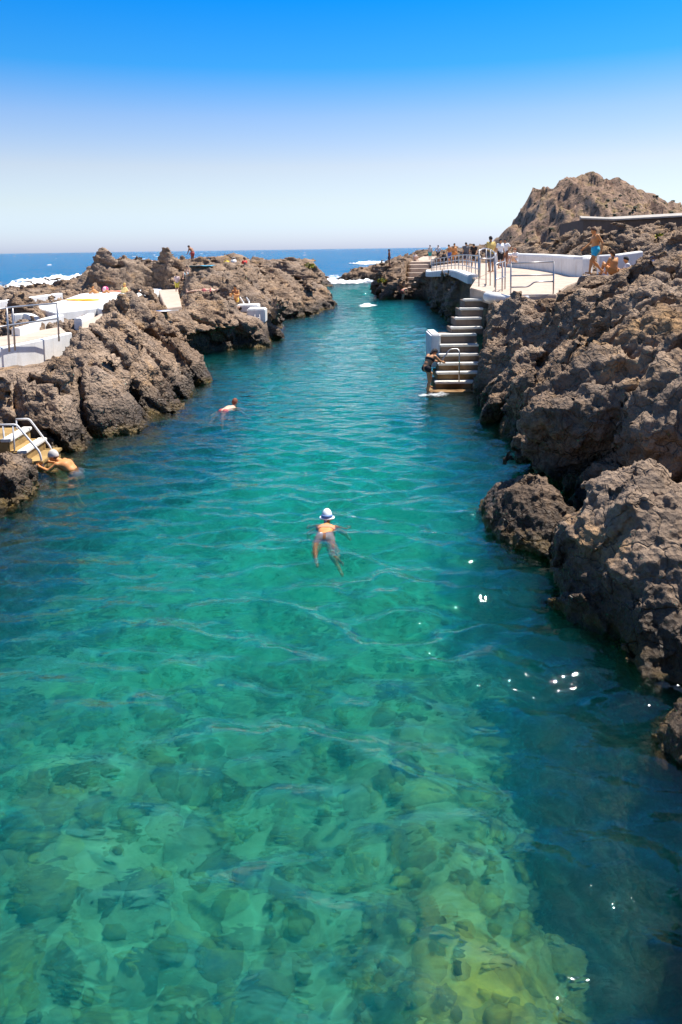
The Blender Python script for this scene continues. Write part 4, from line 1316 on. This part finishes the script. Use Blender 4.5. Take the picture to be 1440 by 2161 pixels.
def person(label, posename, loc, rz, height=1.74, skin='tan', hair=(0.03, 0.02, 0.015), wear=(), vox=0.024, detail=False, hairlen=0, hat=None, group=None, mirror=False):
    J = {k: np.array(v, np.float32) for k, v in POSES[posename].items()}
    sc = height / 1.74
    lo = np.min(list(J.values()), 0) - .26
    hi = np.max(list(J.values()), 0) + .26
    n = ((hi - lo) / vox).astype(int) + 2
    G = np.stack(np.meshgrid(*[lo[i] + np.arange(n[i]) * vox for i in range(3)], indexing='ij'), -1).astype(np.float32)
    J2 = J
    side = J2['sR'] - J2['sL']; side = side / np.linalg.norm(side)
    up = J2['nek'] - J2['che']; up = up / np.linalg.norm(up)
    fwd = np.cross(up, side)
    hup = (J2['hea'] - J2['nek']); hup = hup / np.linalg.norm(hup)
    if posename in ('swim', 'emerge'):
        hup = np.array([0, .1, 1.0]); hup /= np.linalg.norm(hup)
    hf = np.cross(hup, side); hf /= np.linalg.norm(hf)
    prim = []
    def c(a, b, r1, r2, k=.035):
        prim.append((a, b, r1, r2, k))
    hs = (J2['hR'] - J2['hL']) * .5
    c(J2['pel'] - hs * .55, J2['pel'] + hs * .55, .118, .118)
    c(J2['pel'], J2['wai'], .125, .112, .06)
    c(J2['wai'] - side * .045, J2['che'] - side * .065, .098, .112, .05)
    c(J2['wai'] + side * .045, J2['che'] + side * .065, .098, .112, .05)
    c(J2['che'] - side * .05, J2['sL'] + side * .02, .10, .062, .06)
    c(J2['che'] + side * .05, J2['sR'] - side * .02, .10, .062, .06)
    c(J2['che'], J2['nek'], .09, .055, .06)
    c(J2['nek'], J2['hea'] - hup * .03, .054, .055, .03)
    for s_ in 'LR':
        c(J2['s' + s_], J2['e' + s_], .052, .042, .035)
        c(J2['e' + s_], J2['w' + s_], .041, .029, .02)
        c(J2['h' + s_], J2['k' + s_], .092, .060, .05)
        d = J2['k' + s_] * .68 + J2['a' + s_] * .32
        c(J2['k' + s_], J2['a' + s_], .056, .036, .02)
        cf = J2['k' + s_] * .66 + J2['a' + s_] * .34 - fwd * .022 * (1 if posename not in ('sit', 'recline', 'lie') else 0)
        c(cf - .001, cf + (J2['a' + s_] - J2['k' + s_]) * .14, .048, .04, .05)
        # foot
        sh = J2['a' + s_] - J2['k' + s_]; sh /= np.linalg.norm(sh)
        ff = fwd - sh * (fwd @ sh) * .9
        ff = ff / (np.linalg.norm(ff) + 1e-6)
        if posename in ('swim',):
            ff = sh
        base = J2['a' + s_] + sh * .045
        c(base - ff * .04, base + ff * .15, .038, .028, .03)
        # hand
        fa = J2['w' + s_] - J2['e' + s_]; fa /= np.linalg.norm(fa)
        pa = J2['w' + s_] + fa * .085
        c(J2['w' + s_], pa, .030, .034, .02)
        sd2 = np.cross(fa, side if abs(fa @ side) < .8 else fwd); sd2 /= np.linalg.norm(sd2)
        curl = np.cross(sd2, fa)
        if detail:
            for q_, (off, ln) in enumerate(((-.028, .07), (-.009, .085), (.010, .08), (.028, .062))):
                k0 = pa + sd2 * off
                k1 = k0 + fa * ln * .55 + curl * .012
                k2 = k1 + fa * ln * .4 + curl * .03
                c(k0, k1, .0105, .0095, .006); c(k1, k2, .0095, .008, .004)
            tb = J2['w' + s_] + fa * .03 - sd2 * .03
            c(tb, tb + fa * .05 - sd2 * .035, .013, .010, .008)
        else:
            c(pa, pa + fa * .075 + curl * .02, .030, .016, .02)
            tb = J2['w' + s_] + fa * .03
            c(tb, tb + fa * .05 - sd2 * .05, .014, .012, .01)
    V = np.full(G.shape[:3], 9.0, np.float32)
    for a, b, r1, r2, k in prim:
        a, b = np.asarray(a), np.asarray(b)
        m = max(r1, r2) + .12
        i0 = np.clip(((np.minimum(a, b) - m - lo) / vox).astype(int), 0, n - 1)
        i1 = np.clip(((np.maximum(a, b) + m - lo) / vox).astype(int) + 2, 1, n)
        sl = tuple(slice(i0[q_], i1[q_]) for q_ in range(3))
        V[sl] = smin(V[sl], cap_sd(G[sl], a, b, r1, r2), k)
    # head: an egg with a face
    hc = J2['hea']
    L = G - hc
    lx, ly, lz = L @ side, L @ hf, L @ hup
    egg = (np.sqrt((lx / (.076 - .012 * np.clip(-lz / .1, 0, 1))) ** 2 + (ly / .096) ** 2 + (lz / .118) ** 2) - 1) * .082
    HEAD = egg.copy()
    V = smin(V, egg, .02)
    V = smin(V, cap_sd(G, hc + hf * .088 + hup * .005, hc + hf * .108 - hup * .028, .010, .016), .012)       # nose
    V = smin(V, cap_sd(G, hc + hf * .070 - hup * .085, hc + hf * .078 - hup * .09, .022, .020), .02)        # chin
    V = smin(V, cap_sd(G, hc + hf * .085 - hup * .053 - side * .016, hc + hf * .085 - hup * .053 + side * .016, .010, .010), .008)   # mouth
    for s_ in (-1, 1):
        V = smin(V, cap_sd(G, hc + side * s_ * .076 + hup * .012, hc + side * s_ * .079 - hup * .022, .014, .010), .006)     # ears
        V = -smin(-V, cap_sd(G, hc + hf * .098 + side * s_ * .032 + hup * .012, hc + hf * .098 + side * s_ * .030 + hup * .012, .012, .012), .012)  # eye sockets
    def iso(F_):
        vi, q_ = surface_nets(F_)
        return lo + vi * vox, q_
    def finish(nm, F_, mat, par=None):
        if not ((F_ < 0).any()):
            return None
        co, q_ = iso(F_)
        return link(nm, mesh_np(nm, co, q_), mat, par)
    e = finish('person', V, SKIN[skin])
    tag(e, label, 'person', group)
    e.location = loc
    e.rotation_euler = (0, 0, rz)
    e.scale = (sc, sc, sc)
    # hair
    hr = HEAD - (.020 if hairlen == 0 else .026)
    cut = -(lz * .80 - ly * .62 - .004)                    # behind and above a slanting line
    hm = np.maximum(hr, cut)
    if hairlen:
        hm = smin(hm, cap_sd(G, hc - hf * .06, hc - hf * .085 - hup * hairlen, .055, .035), .03)
    finish('hair', hm, cloth(hair), e)
    if hat:
        h = np.maximum(HEAD - .030, -(lz + .01))
        if hat.get('brim'):
            rr = np.sqrt(lx ** 2 + ly ** 2)
            h = np.minimum(h, np.maximum(rr - .152, np.abs(lz + .012 + .25 * np.clip(rr - .1, 0, 1)) - .016))
        ho = finish('hat', h, cloth(hat['col']), e)
        if hat.get('scarf'):
            f = np.minimum(np.maximum(np.maximum(HEAD - .046, np.abs(lz - .015) - .034), ly + .02),
                           cap_sd(G, hc - hf * .11 + hup * .0, hc - hf * .13 - hup * .10 - side * .03, .035, .022))
            finish('hat_band', f, cloth(hat['scarf']), ho)
    for s_ in (-1, 1):
        if detail:
            p = hc + hf * .086 + side * s_ * .031 + hup * .012
            bm = bmesh.new(); bmesh.ops.create_icosphere(bm, subdivisions=1, radius=.011)
            bmesh.ops.translate(bm, vec=Vector(p.tolist()), verts=bm.verts)
            link('eye', bm_mesh(bm, 'eye', True), M_EYE, e)
    def region(parts):
        Rg = np.full(V.shape, 9.0, np.float32)
        for a, b, r in parts:
            Rg = np.minimum(Rg, cap_sd(G, a, b, r, r))
        return Rg
    for kind, col in wear:
        if kind == 'trunks':
            rg = region([(J2['pel'] - hs, J2['pel'] + hs, .155)] + [(J2['h' + s_], J2['h' + s_] * .62 + J2['k' + s_] * .38, .105) for s_ in 'LR'])
        elif kind == 'shorts':
            rg = region([(J2['pel'] - hs, J2['pel'] + hs, .16)] + [(J2['h' + s_], J2['h' + s_] * .2 + J2['k' + s_] * .8, .11) for s_ in 'LR'])
        elif kind == 'bottom':
            rg = region([(J2['pel'] - hs * 1.2, J2['pel'] + hs * 1.2, .135)])
        elif kind == 'top':
            ctr = J2['che'] * .85 + J2['wai'] * .15
            rg = np.maximum(np.abs((G - ctr) @ up) - .045, region([(ctr - side * .1, ctr + side * .1, .2)]))
        elif kind == 'shirt':
            rg = region([(J2['pel'] * .6 + J2['wai'] * .4, J2['che'], .2), (J2['sL'], J2['sR'], .10)] + [(J2['s' + s_], J2['s' + s_] * .45 + J2['e' + s_] * .55, .075) for s_ in 'LR'])
            rg = np.maximum(rg, -(cap_sd(G, J2['nek'] + hup * .06, J2['hea'], .10, .13)))
        elif kind == 'suit':
            rg = np.maximum(region([(J2['pel'], J2['che'], .165)]), (G - J2['che']) @ up - .08)
        thick = .016 if vox > .015 else .010
        nm = {'trunks': 'swim_trunks', 'shorts': 'shorts', 'bottom': 'bikini_bottom', 'top': 'bikini_top', 'shirt': 'shirt', 'suit': 'swimsuit'}[kind]
        finish(nm, np.maximum(V - thick, rg), cloth(col), e)
    return e

def on_ground(u, v, y, dz=0.0):
    p = at_y(u, v, y)
    g = ground(p.x, p.y, p.z)
    return Vector((p.x, p.y, max(g, p.z - .5) + dz)) if g is not None else p

BLK = (0.015, 0.014, 0.018)
# in the water
person('swimmer in a pale brimmed hat with blue band doing breaststroke', 'swim', SWIM + Vector((0, 0, -0.035)), R(-3), 1.56, 'orange', wear=(('bottom', (0.75, 0.66, 0.70)), ('top', (.62, .28, .16))), vox=.014,
       detail=True, hat=dict(col=(0.78, 0.82, 0.84), brim=True, scarf=(0.10, 0.20, 0.42)))
p = at_z(493, 858, 0)
person('red-haired swimmer with arms spread near the left rocks', 'swim', p + Vector((0, 0, -.03)), R(-25), 1.66, 'fair', (0.20, 0.06, 0.03), (('bottom', (.45, .1, .1)),), .018)
p = at_z(118, 992, 0)
person('bather with white cap pulling out of the water at the hand rails', 'emerge', p + Vector((.12, .0, .05)), R(78), 1.70, 'orange', wear=(('trunks', (.30, .3, .34)),), vox=.016, detail=True, hat=dict(col=(.6, .55, .5)))
p = at_y(902, 832, 24.15)
person('woman in a black bikini with wet dark hair climbing to the pool stairs', 'climb', Vector((p.x - .02, 24.15, -.06)), R(-52), 1.66, 'tan', BLK, (('bottom', BLK), ('top', BLK)), .013, True, hairlen=.16)
p = at_y(850, 628, 69)
person('bather bending forward beside the foot of the headland steps', 'bend', Vector((p.x, 69.0, -.12)), R(-60), 1.75, 'fair', BLK, (('trunks', (.35, .12, .1)),), .03)
# right platform
person('tanned man in bright blue swim trunks walking over the rocks', 'walk', Vector((MAN_SPOT.x, 28.0, MAN_SPOT.z - .02)), R(98), 1.78, 'orange', (0.10, 0.05, 0.03), (('trunks', (0.03, 0.42, 0.62)),), .013, True)
p = at_y(1294, 580, 29.5)
person('seated bather with brown back turned against the white wall', 'sit', on_ground(1294, 584, 29.5, .18), R(20), 1.75, 'orange', (0.09, 0.045, 0.02), (('trunks', (.5, .2, .05)),), .02, hairlen=.1)
person('seated bather in white top looking at the companion by the white wall', 'sit', on_ground(1324, 576, 30.2, .18), R(75), 1.68, 'orange', BLK, (('shirt', (.75, .74, .72)),), .02)
FP = [  # people standing about the far path: u, foot row, distance, label, pose, facing, skin, wear
    (1036, 574, 36, 'dark-haired person in yellow top behind the looping hand rail', 'stand', 20, 'tan', (('shirt', (.70, .50, .16)), ('shorts', (.1, .1, .12)))),
    (1056, 566, 44, 'person in white shirt and dark shorts by the curved wall', 'stand', 200, 'tan', (('shirt', (.8, .79, .78)), ('shorts', BLK))),
    (1066, 563, 46, 'person in white shirt and brown shorts by the curved wall', 'hips', 150, 'brown', (('shirt', (.8, .79, .78)), ('shorts', (.22, .1, .06)))),
    (1088, 556, 46, 'reddish-haired person in white sitting on the curved wall', 'sit', 120, 'fair', (('shirt', (.8, .79, .78)),)),
    (1000, 562, 52, 'person in black shirt leaning over the far railing', 'lean', 170, 'tan', (('shirt', BLK), ('shorts', BLK))),
    (984, 560, 56, 'person in grey shirt standing at the far railing', 'stand', 10, 'tan', (('shirt', (.12, .12, .13)), ('shorts', (.05, .05, .08)))),
    (949, 557, 66, 'shirtless person in blue shorts walking on the far path', 'walk', 130, 'orange', (('shorts', (.08, .15, .4)),)),
    (959, 556, 64, 'shirtless tanned person in orange shorts on the far path', 'stand', 200, 'orange', (('shorts', (.6, .22, .05)),)),
    (938, 552, 68, 'dark-clothed person squatting on the far path', 'sit', 40, 'brown', (('shirt', BLK), ('shorts', BLK))),
    (925, 546, 84, 'tall person in grey shirt at the top of the headland path', 'hips', 170, 'tan', (('shirt', (.62, .60, .62)), ('shorts', (.04, .04, .05)))),
    (908, 545, 84, 'person in teal shorts at the top of the headland path', 'stand', 160, 'fair', (('shirt', (.6, .55, .5)), ('shorts', (.02, .40, .38)))),
    (822, 552, 74, 'lone shirtless bather standing on the headland tip', 'stand', 100, 'brown', (('trunks', (.06, .06, .1)),)),
    (876, 548, 82, 'person in pale top sitting on the headland rocks', 'sit', 200, 'fair', (('shirt', (.7, .6, .55)),)),
]
for u, v, y, lab, ps, rz, sk, wr in FP:
    person(lab, ps, on_ground(u, v, y, .0) if y > 70 else at_y(u, v, y) if lab.startswith('reddish') else Vector((at_y(u, v, y).x, y, max(at_y(u, v, y).z, ground(at_y(u, v, y).x, y, 3.2), 3.0))), R(rz), 1.72, sk, BLK if 'reddish' not in lab else (.3, .1, .04), wr, .03)
# left rocks
LP = [
    (407, 550, 62, 'red-tanned man standing on the left rock crest looking down', 'lean', 60, 'brown', (('trunks', (.5, .1, .08)),), 0),
    (374, 602, 47, 'child in pink shirt and yellow shorts standing on the ramp top', 'stand', 10, 'fair', (('shirt', (.75, .55, .5)), ('shorts', (.7, .62, .1))), -1),
    (396, 588, 52, 'person in pale blue trunks sitting on the crest rocks', 'sit', 170, 'fair', (('shorts', (.45, .68, .78)),), 0),
    (517, 562, 60, 'person in red sitting on the far left rocks', 'sit', 40, 'tan', (('shirt', (.6, .05, .04)),), 0),
    (210, 610, 46.5, 'tanned sunbather reclining against the foot of the rock outcrop', 'recline', -80, 'orange', (('bottom', BLK),), 0),
    (244, 614, 46, 'fair sunbather lying beside the pink ball', 'lie', 80, 'fair', (('bottom', (.6, .2, .1)), ('top', (.6, .2, .1))), 0),
    (262, 612, 46.5, 'blond sunbather in yellow top sitting on the terrace', 'sit', -30, 'orange', (('shirt', (.85, .62, .25)),), 0),
    (278, 610, 47, 'sunbather lying on the terrace under the rock outcrop', 'recline', -70, 'orange', (('trunks', (.5, .14, .05)),), 0),
    (274, 640, 38, 'tanned sunbather sitting low among the rocks below the terrace', 'recline', 60, 'orange', (('trunks', (.45, .2, .06)),), 0),
    (480, 636, 39.6, 'sunbather in white lying on the rocks below the slanting hand rails', 'lie', 75, 'fair', (('suit', (.8, .76, .7)),), 0),
    (432, 643, 38, 'fair sunbather lying on the rocks beside the landing', 'lie', 95, 'fair', (('bottom', (.4, .1, .1)), ('top', (.4, .1, .1))), 0),
    (498, 628, 40.2, 'dark-haired person sitting by the slanting hand rails', 'sit', 160, 'orange', (('bottom', (.8, .5, .1)), ('top', (.8, .5, .1))), 0),
]
for u, v, y, lab, ps, rz, sk, wr, dz in LP:
    person(lab, ps, on_ground(u, v, y), R(rz), 1.25 if 'child' in lab else 1.72, sk, (0.03, .02, .015) if 'blond' not in lab else (.5, .32, .1), wr, .028)

# ================================================================ beach things
def towel(label, u, v, z, rz, w, l, col, stripe=None):
    p = at_z(u, v, z)
    nx, ny = 10, 16
    rs = np.random.RandomState(int(u))
    xs, ys = np.linspace(-w / 2, w / 2, nx), np.linspace(-l / 2, l / 2, ny)
    V, Fc = [], []
    for lay, off in ((0, .03), (1, .012)):
        for i, x in enumerate(xs):
            for j, y in enumerate(ys):
                V.append((x, y, off + .018 * math.sin(3 * x / w + 5 * y / l + u) + .012 * math.sin(9 * y + u)))
    N = nx * ny
    for i in range(nx - 1):
        for j in range(ny - 1):
            a = i * ny + j
            Fc.append((a, a + ny, a + ny + 1, a + 1)); Fc.append((N + a, N + a + 1, N + a + ny + 1, N + a + ny))
    rim = [i * ny for i in range(nx)] + [(nx - 1) * ny + j for j in range(1, ny)] + [i * ny + ny - 1 for i in range(nx - 2, -1, -1)] + [j for j in range(ny - 2, 0, -1)]
    for a, b in zip(rim, rim[1:] + rim[:1]):
        Fc.append((a, N + a, N + b, b))
    me = mesh_from(V, Fc, 'towel', True)
    me.materials.append(cloth(col))
    if stripe:
        me.materials.append(cloth(stripe))
        for k, pl in enumerate(me.polygons):
            if int((pl.center.y / l + .5) * 6) % 2:
                pl.material_index = 1
    o = link('towel', me, None, label=label, cat='towel', group='beach towels')
    o.location = (p.x, p.y, max(p.z, (ground(p.x, p.y, z) or z)) + .01)
    o.rotation_euler = (0, 0, R(rz))
towel('orange beach towel at the edge of the terrace', 176, 634, 2.2, 60, 1.0, 1.9, (.80, .34, .02))
towel('blue and red striped towel on the rocks below the ramp', 325, 657, 2.3, 70, .9, 1.8, (.75, .72, .7), (.10, .2, .45))
towel('turquoise towel spread on the crest rocks', 424, 576, 3.2, 80, 1.0, 1.9, (.02, .38, .58))
towel('coral towel under the sunbathers on the terrace', 255, 616, 2.2, 75, 1.1, 2.0, (.75, .30, .2))
bm = bmesh.new(); bmesh.ops.create_uvsphere(bm, u_segments=20, v_segments=12, radius=.2)
me = bm_mesh(bm, 'ball', True); me.materials.append(cloth((.78, .04, .20))); me.materials.append(cloth((.85, .6, .65)))
for pl in me.polygons:
    if int((math.atan2(pl.center.y, pl.center.x) + math.pi) / (math.pi / 3)) % 2 and abs(pl.center.z) < .18:
        pl.material_index = 1
p = at_z(226, 617, 2.2)
o = link('beach_ball', me, None, label='pink beach ball beside the sunbathers on the terrace', cat='ball'); o.location = (p.x, p.y - .3, 2.41)

def bag(label, u, v, y, col, s=1.0):
    p = on_ground(u, v, y)
    e = empty('beach_bag', p, label, 'bag', 'beach bags')
    bm = bmesh.new(); bmesh.ops.create_cube(bm, size=1)
    for v_ in bm.verts:
        k = .8 if v_.co.z > 0 else 1
        v_.co = Vector((v_.co.x * .5 * k, v_.co.y * .28 * k * (.6 if v_.co.z > 0 else 1), (v_.co.z + .5) * .38)) * s
    bmesh.ops.bevel(bm, geom=list(bm.edges), offset=.06 * s, segments=2, affect='EDGES')
    bmesh.ops.translate(bm, vec=p, verts=bm.verts)
    child(e, 'bag_body', bm_mesh(bm, 'bag_body', True), cloth(col))
    child(e, 'handle', tube('handle', [p + Vector(q_) * s for q_ in ((-.15, 0, .35), (-.1, 0, .52), (.1, 0, .52), (.15, 0, .35))], .014 * s, 6, .08), cloth(col))
bag('black beach bag lying beside the ramp', 383, 618, 45, BLK, 1.2)
bag('blue and dark beach bag lying on the rocks by the white wall', 1378, 560, 31, (.03, .05, .14), .8)
bag('yellow beach bag on the crest rocks', 479, 567, 58, (.7, .5, .05))
bag('white bag on the crest rocks beside the person in red', 494, 566, 58, (.8, .78, .75))

# ================================================================ surf
def foam(label, pts, z0, h, seed, thr=0.0, step=.22):
    """broken white water: a lumpy sheet that dips under the surface between the patches"""
    poly = [(p.x, p.y) for p in pts]
    xs = np.array([p[0] for p in poly]); ys = np.array([p[1] for p in poly])
    gx = np.arange(xs.min() - 1, xs.max() + 1, step); gy = np.arange(ys.min() - 1, ys.max() + 1, step * 2)
    X, Y = np.meshgrid(gx, gy, indexing='ij')
    sd = poly_sd(poly, X, Y)
    P = np.stack([X.ravel(), Y.ravel() * .6, 0 * X.ravel()], 1)
    n = (fbm(P * .55, 4, seed) + .8 * fbm(P * 2.1, 3, seed + 1)).reshape(X.shape)
    wd = max(.6, min(xs.max() - xs.min(), ys.max() - ys.min()) * .3)
    k = np.clip(sd / wd + .25, -1, 1)
    f1, _ = worley(P * 1.6, seed + 3)
    Z = z0 + h * (k * .6 + n * .9 + thr) + .25 * h * (.5 - f1.reshape(X.shape))
    Z = np.where(sd < -wd, -1.5, Z)
    nn, kk = X.shape
    i = np.arange(nn * kk).reshape(nn, kk)
    qd = np.stack([i[:-1, :-1], i[1:, :-1], i[1:, 1:], i[:-1, 1:]], -1).reshape(-1, 4)
    dens = np.clip(k * .9 + n * .75 + thr + .25, 0, 1).ravel().astype(np.float32)
    Z = np.maximum(Z, .035 + .02 * n)
    keep = (dens[qd] > .02).any(1)
    me = mesh_np('surf_foam', np.stack([X.ravel(), Y.ravel(), Z.ravel()], 1), qd[keep])
    me.attributes.new('foam', 'FLOAT', 'POINT').data.foreach_set('value', dens)
    m = MATS.get('surf_foam')
    if m is None:
        m, nt, out = mat_new('surf_foam')
        t = NT(nt)
        pos = t.n('NewGeometry').outputs['Position']
        n1 = t.n('TexNoise', {'Vector': pos, 'Scale': 2.2, 'Detail': 7.0, 'Roughness': 0.75}).outputs[0]
        at = t.n('Attribute', attribute_name='foam').outputs['Fac']
        al = t.math('ADD', t.math('MULTIPLY', at, 1.5), t.math('MULTIPLY', t.math('SUBTRACT', n1, 0.72), 2.6), True)
        df = t.n('BsdfDiffuse', {'Color': (.84, .87, .88, 1)}).outputs[0]
        tp = t.n('BsdfTransparent').outputs[0]
        nt.links.new(t.n('MixShader', {0: al, 1: tp, 2: df}).outputs[0], out.inputs[0])
    link('surf_foam', me, m, kind='stuff', label=label, cat='foam')
foam('white surf breaking at the mouth of the channel', [at_z(u, v, 0) for u, v in ((640, 593), (700, 580), (760, 592), (812, 590), (808, 599), (700, 601), (650, 600))], 0, .45, 5, -.32, .22)
foam('white breakers behind the left rocks', [at_z(u, v, 0) for u, v in ((10, 612), (60, 594), (120, 588), (210, 586), (215, 610), (120, 614))], 0.1, .8, 9, -.08, .3)
foam('thin line of surf beyond the sea rock', [at_z(u, v, 0) for u, v in ((740, 557), (800, 553), (815, 556), (770, 560))], 0, .7, 13, -.1, .4)
foam('small white swirl of foam on the channel water', [at_z(u, v, 0) for u, v in ((754, 645), (775, 640), (800, 645), (785, 649), (760, 649))], 0, .12, 17, -.25, .12)
foam('white splash around the feet of the climbing woman', [at_z(u, v, 0) for u, v in ((876, 834), (892, 830), (908, 832), (930, 836), (905, 840), (884, 840))], 0, .05, 23, -.05, .035)
def whitecaps():
    rs = np.random.RandomState(4)
    Vs, Fs, off = [], [], 0
    for _ in range(60):
        y = 220 * (14 ** rs.rand()); x = rs.uniform(-.55, .45) * y
        l, w, h = rs.uniform(.4, 1.2) * (y / 200) ** .5, rs.uniform(.2, .5), .13 * (y / 200) ** .3
        n = 7
        for i in range(n):
            t = i / (n - 1); k = math.sin(math.pi * t) ** .6
            j = rs.uniform(-.2, .2)
            for a, b in ((-w * k, -.1), (0, h * k), (w * k, -.1)):
                Vs.append((x + (t - .5) * 2 * l, y + a + j, b))
        for i in range(n - 1):
            for a in (0, 1):
                q0 = off + i * 3 + a
                Fs.append((q0, q0 + 3, q0 + 4, q0 + 1))
        off += 3 * n
    me = mesh_from(Vs, Fs, 'whitecaps', True)
    link('whitecaps', me, plain('whitecap_foam', (.7, .75, .78), .7), kind='stuff', label='tiny whitecaps scattered over the open sea', cat='foam')
whitecaps()

# yellow flowering tufts on the right rocks
def tuft(label, u, v, y, s):
    p = on_ground(u, v, y)
    e = empty('flowering_plant', p, label, 'plant', 'yellow flowering plants on the rocks')
    rs = np.random.RandomState(int(u))
    for nm, cnt, col, r0, sz in (('leaves', 140, (.07, .09, .02), 1.0, .07), ('flowers', 90, (.72, .62, .03), 1.06, .055)):
        V, Fc = [], []
        for i in range(cnt):
            d = rs.randn(3); d[2] = abs(d[2]); d /= np.linalg.norm(d)
            c = np.array(p) + d * s * r0 * rs.uniform(.6, 1.0) * np.array([1, 1, .7])
            a, b = rs.randn(3) * sz, rs.randn(3) * sz
            V += [c - a, c + b, c + a, c - b]
            Fc.append(tuple(len(V) - 4 + q_ for q_ in range(4)))
        child(e, nm, mesh_from(V, Fc, nm), cloth(col))['kind'] = 'stuff'
tuft('small yellow flowering tuft on the rocks below the terrace block', 1395, 516, 44, .35)
tuft('larger yellow flowering tuft on the rocks beneath the terrace block', 1437, 514, 43, .5)
tuft('yellow-green tuft at the waterline of the far left tip', 652, 590, 93, .9)
tuft('tiny yellow-green tuft at the base of the headland', 806, 598, 71, .45)
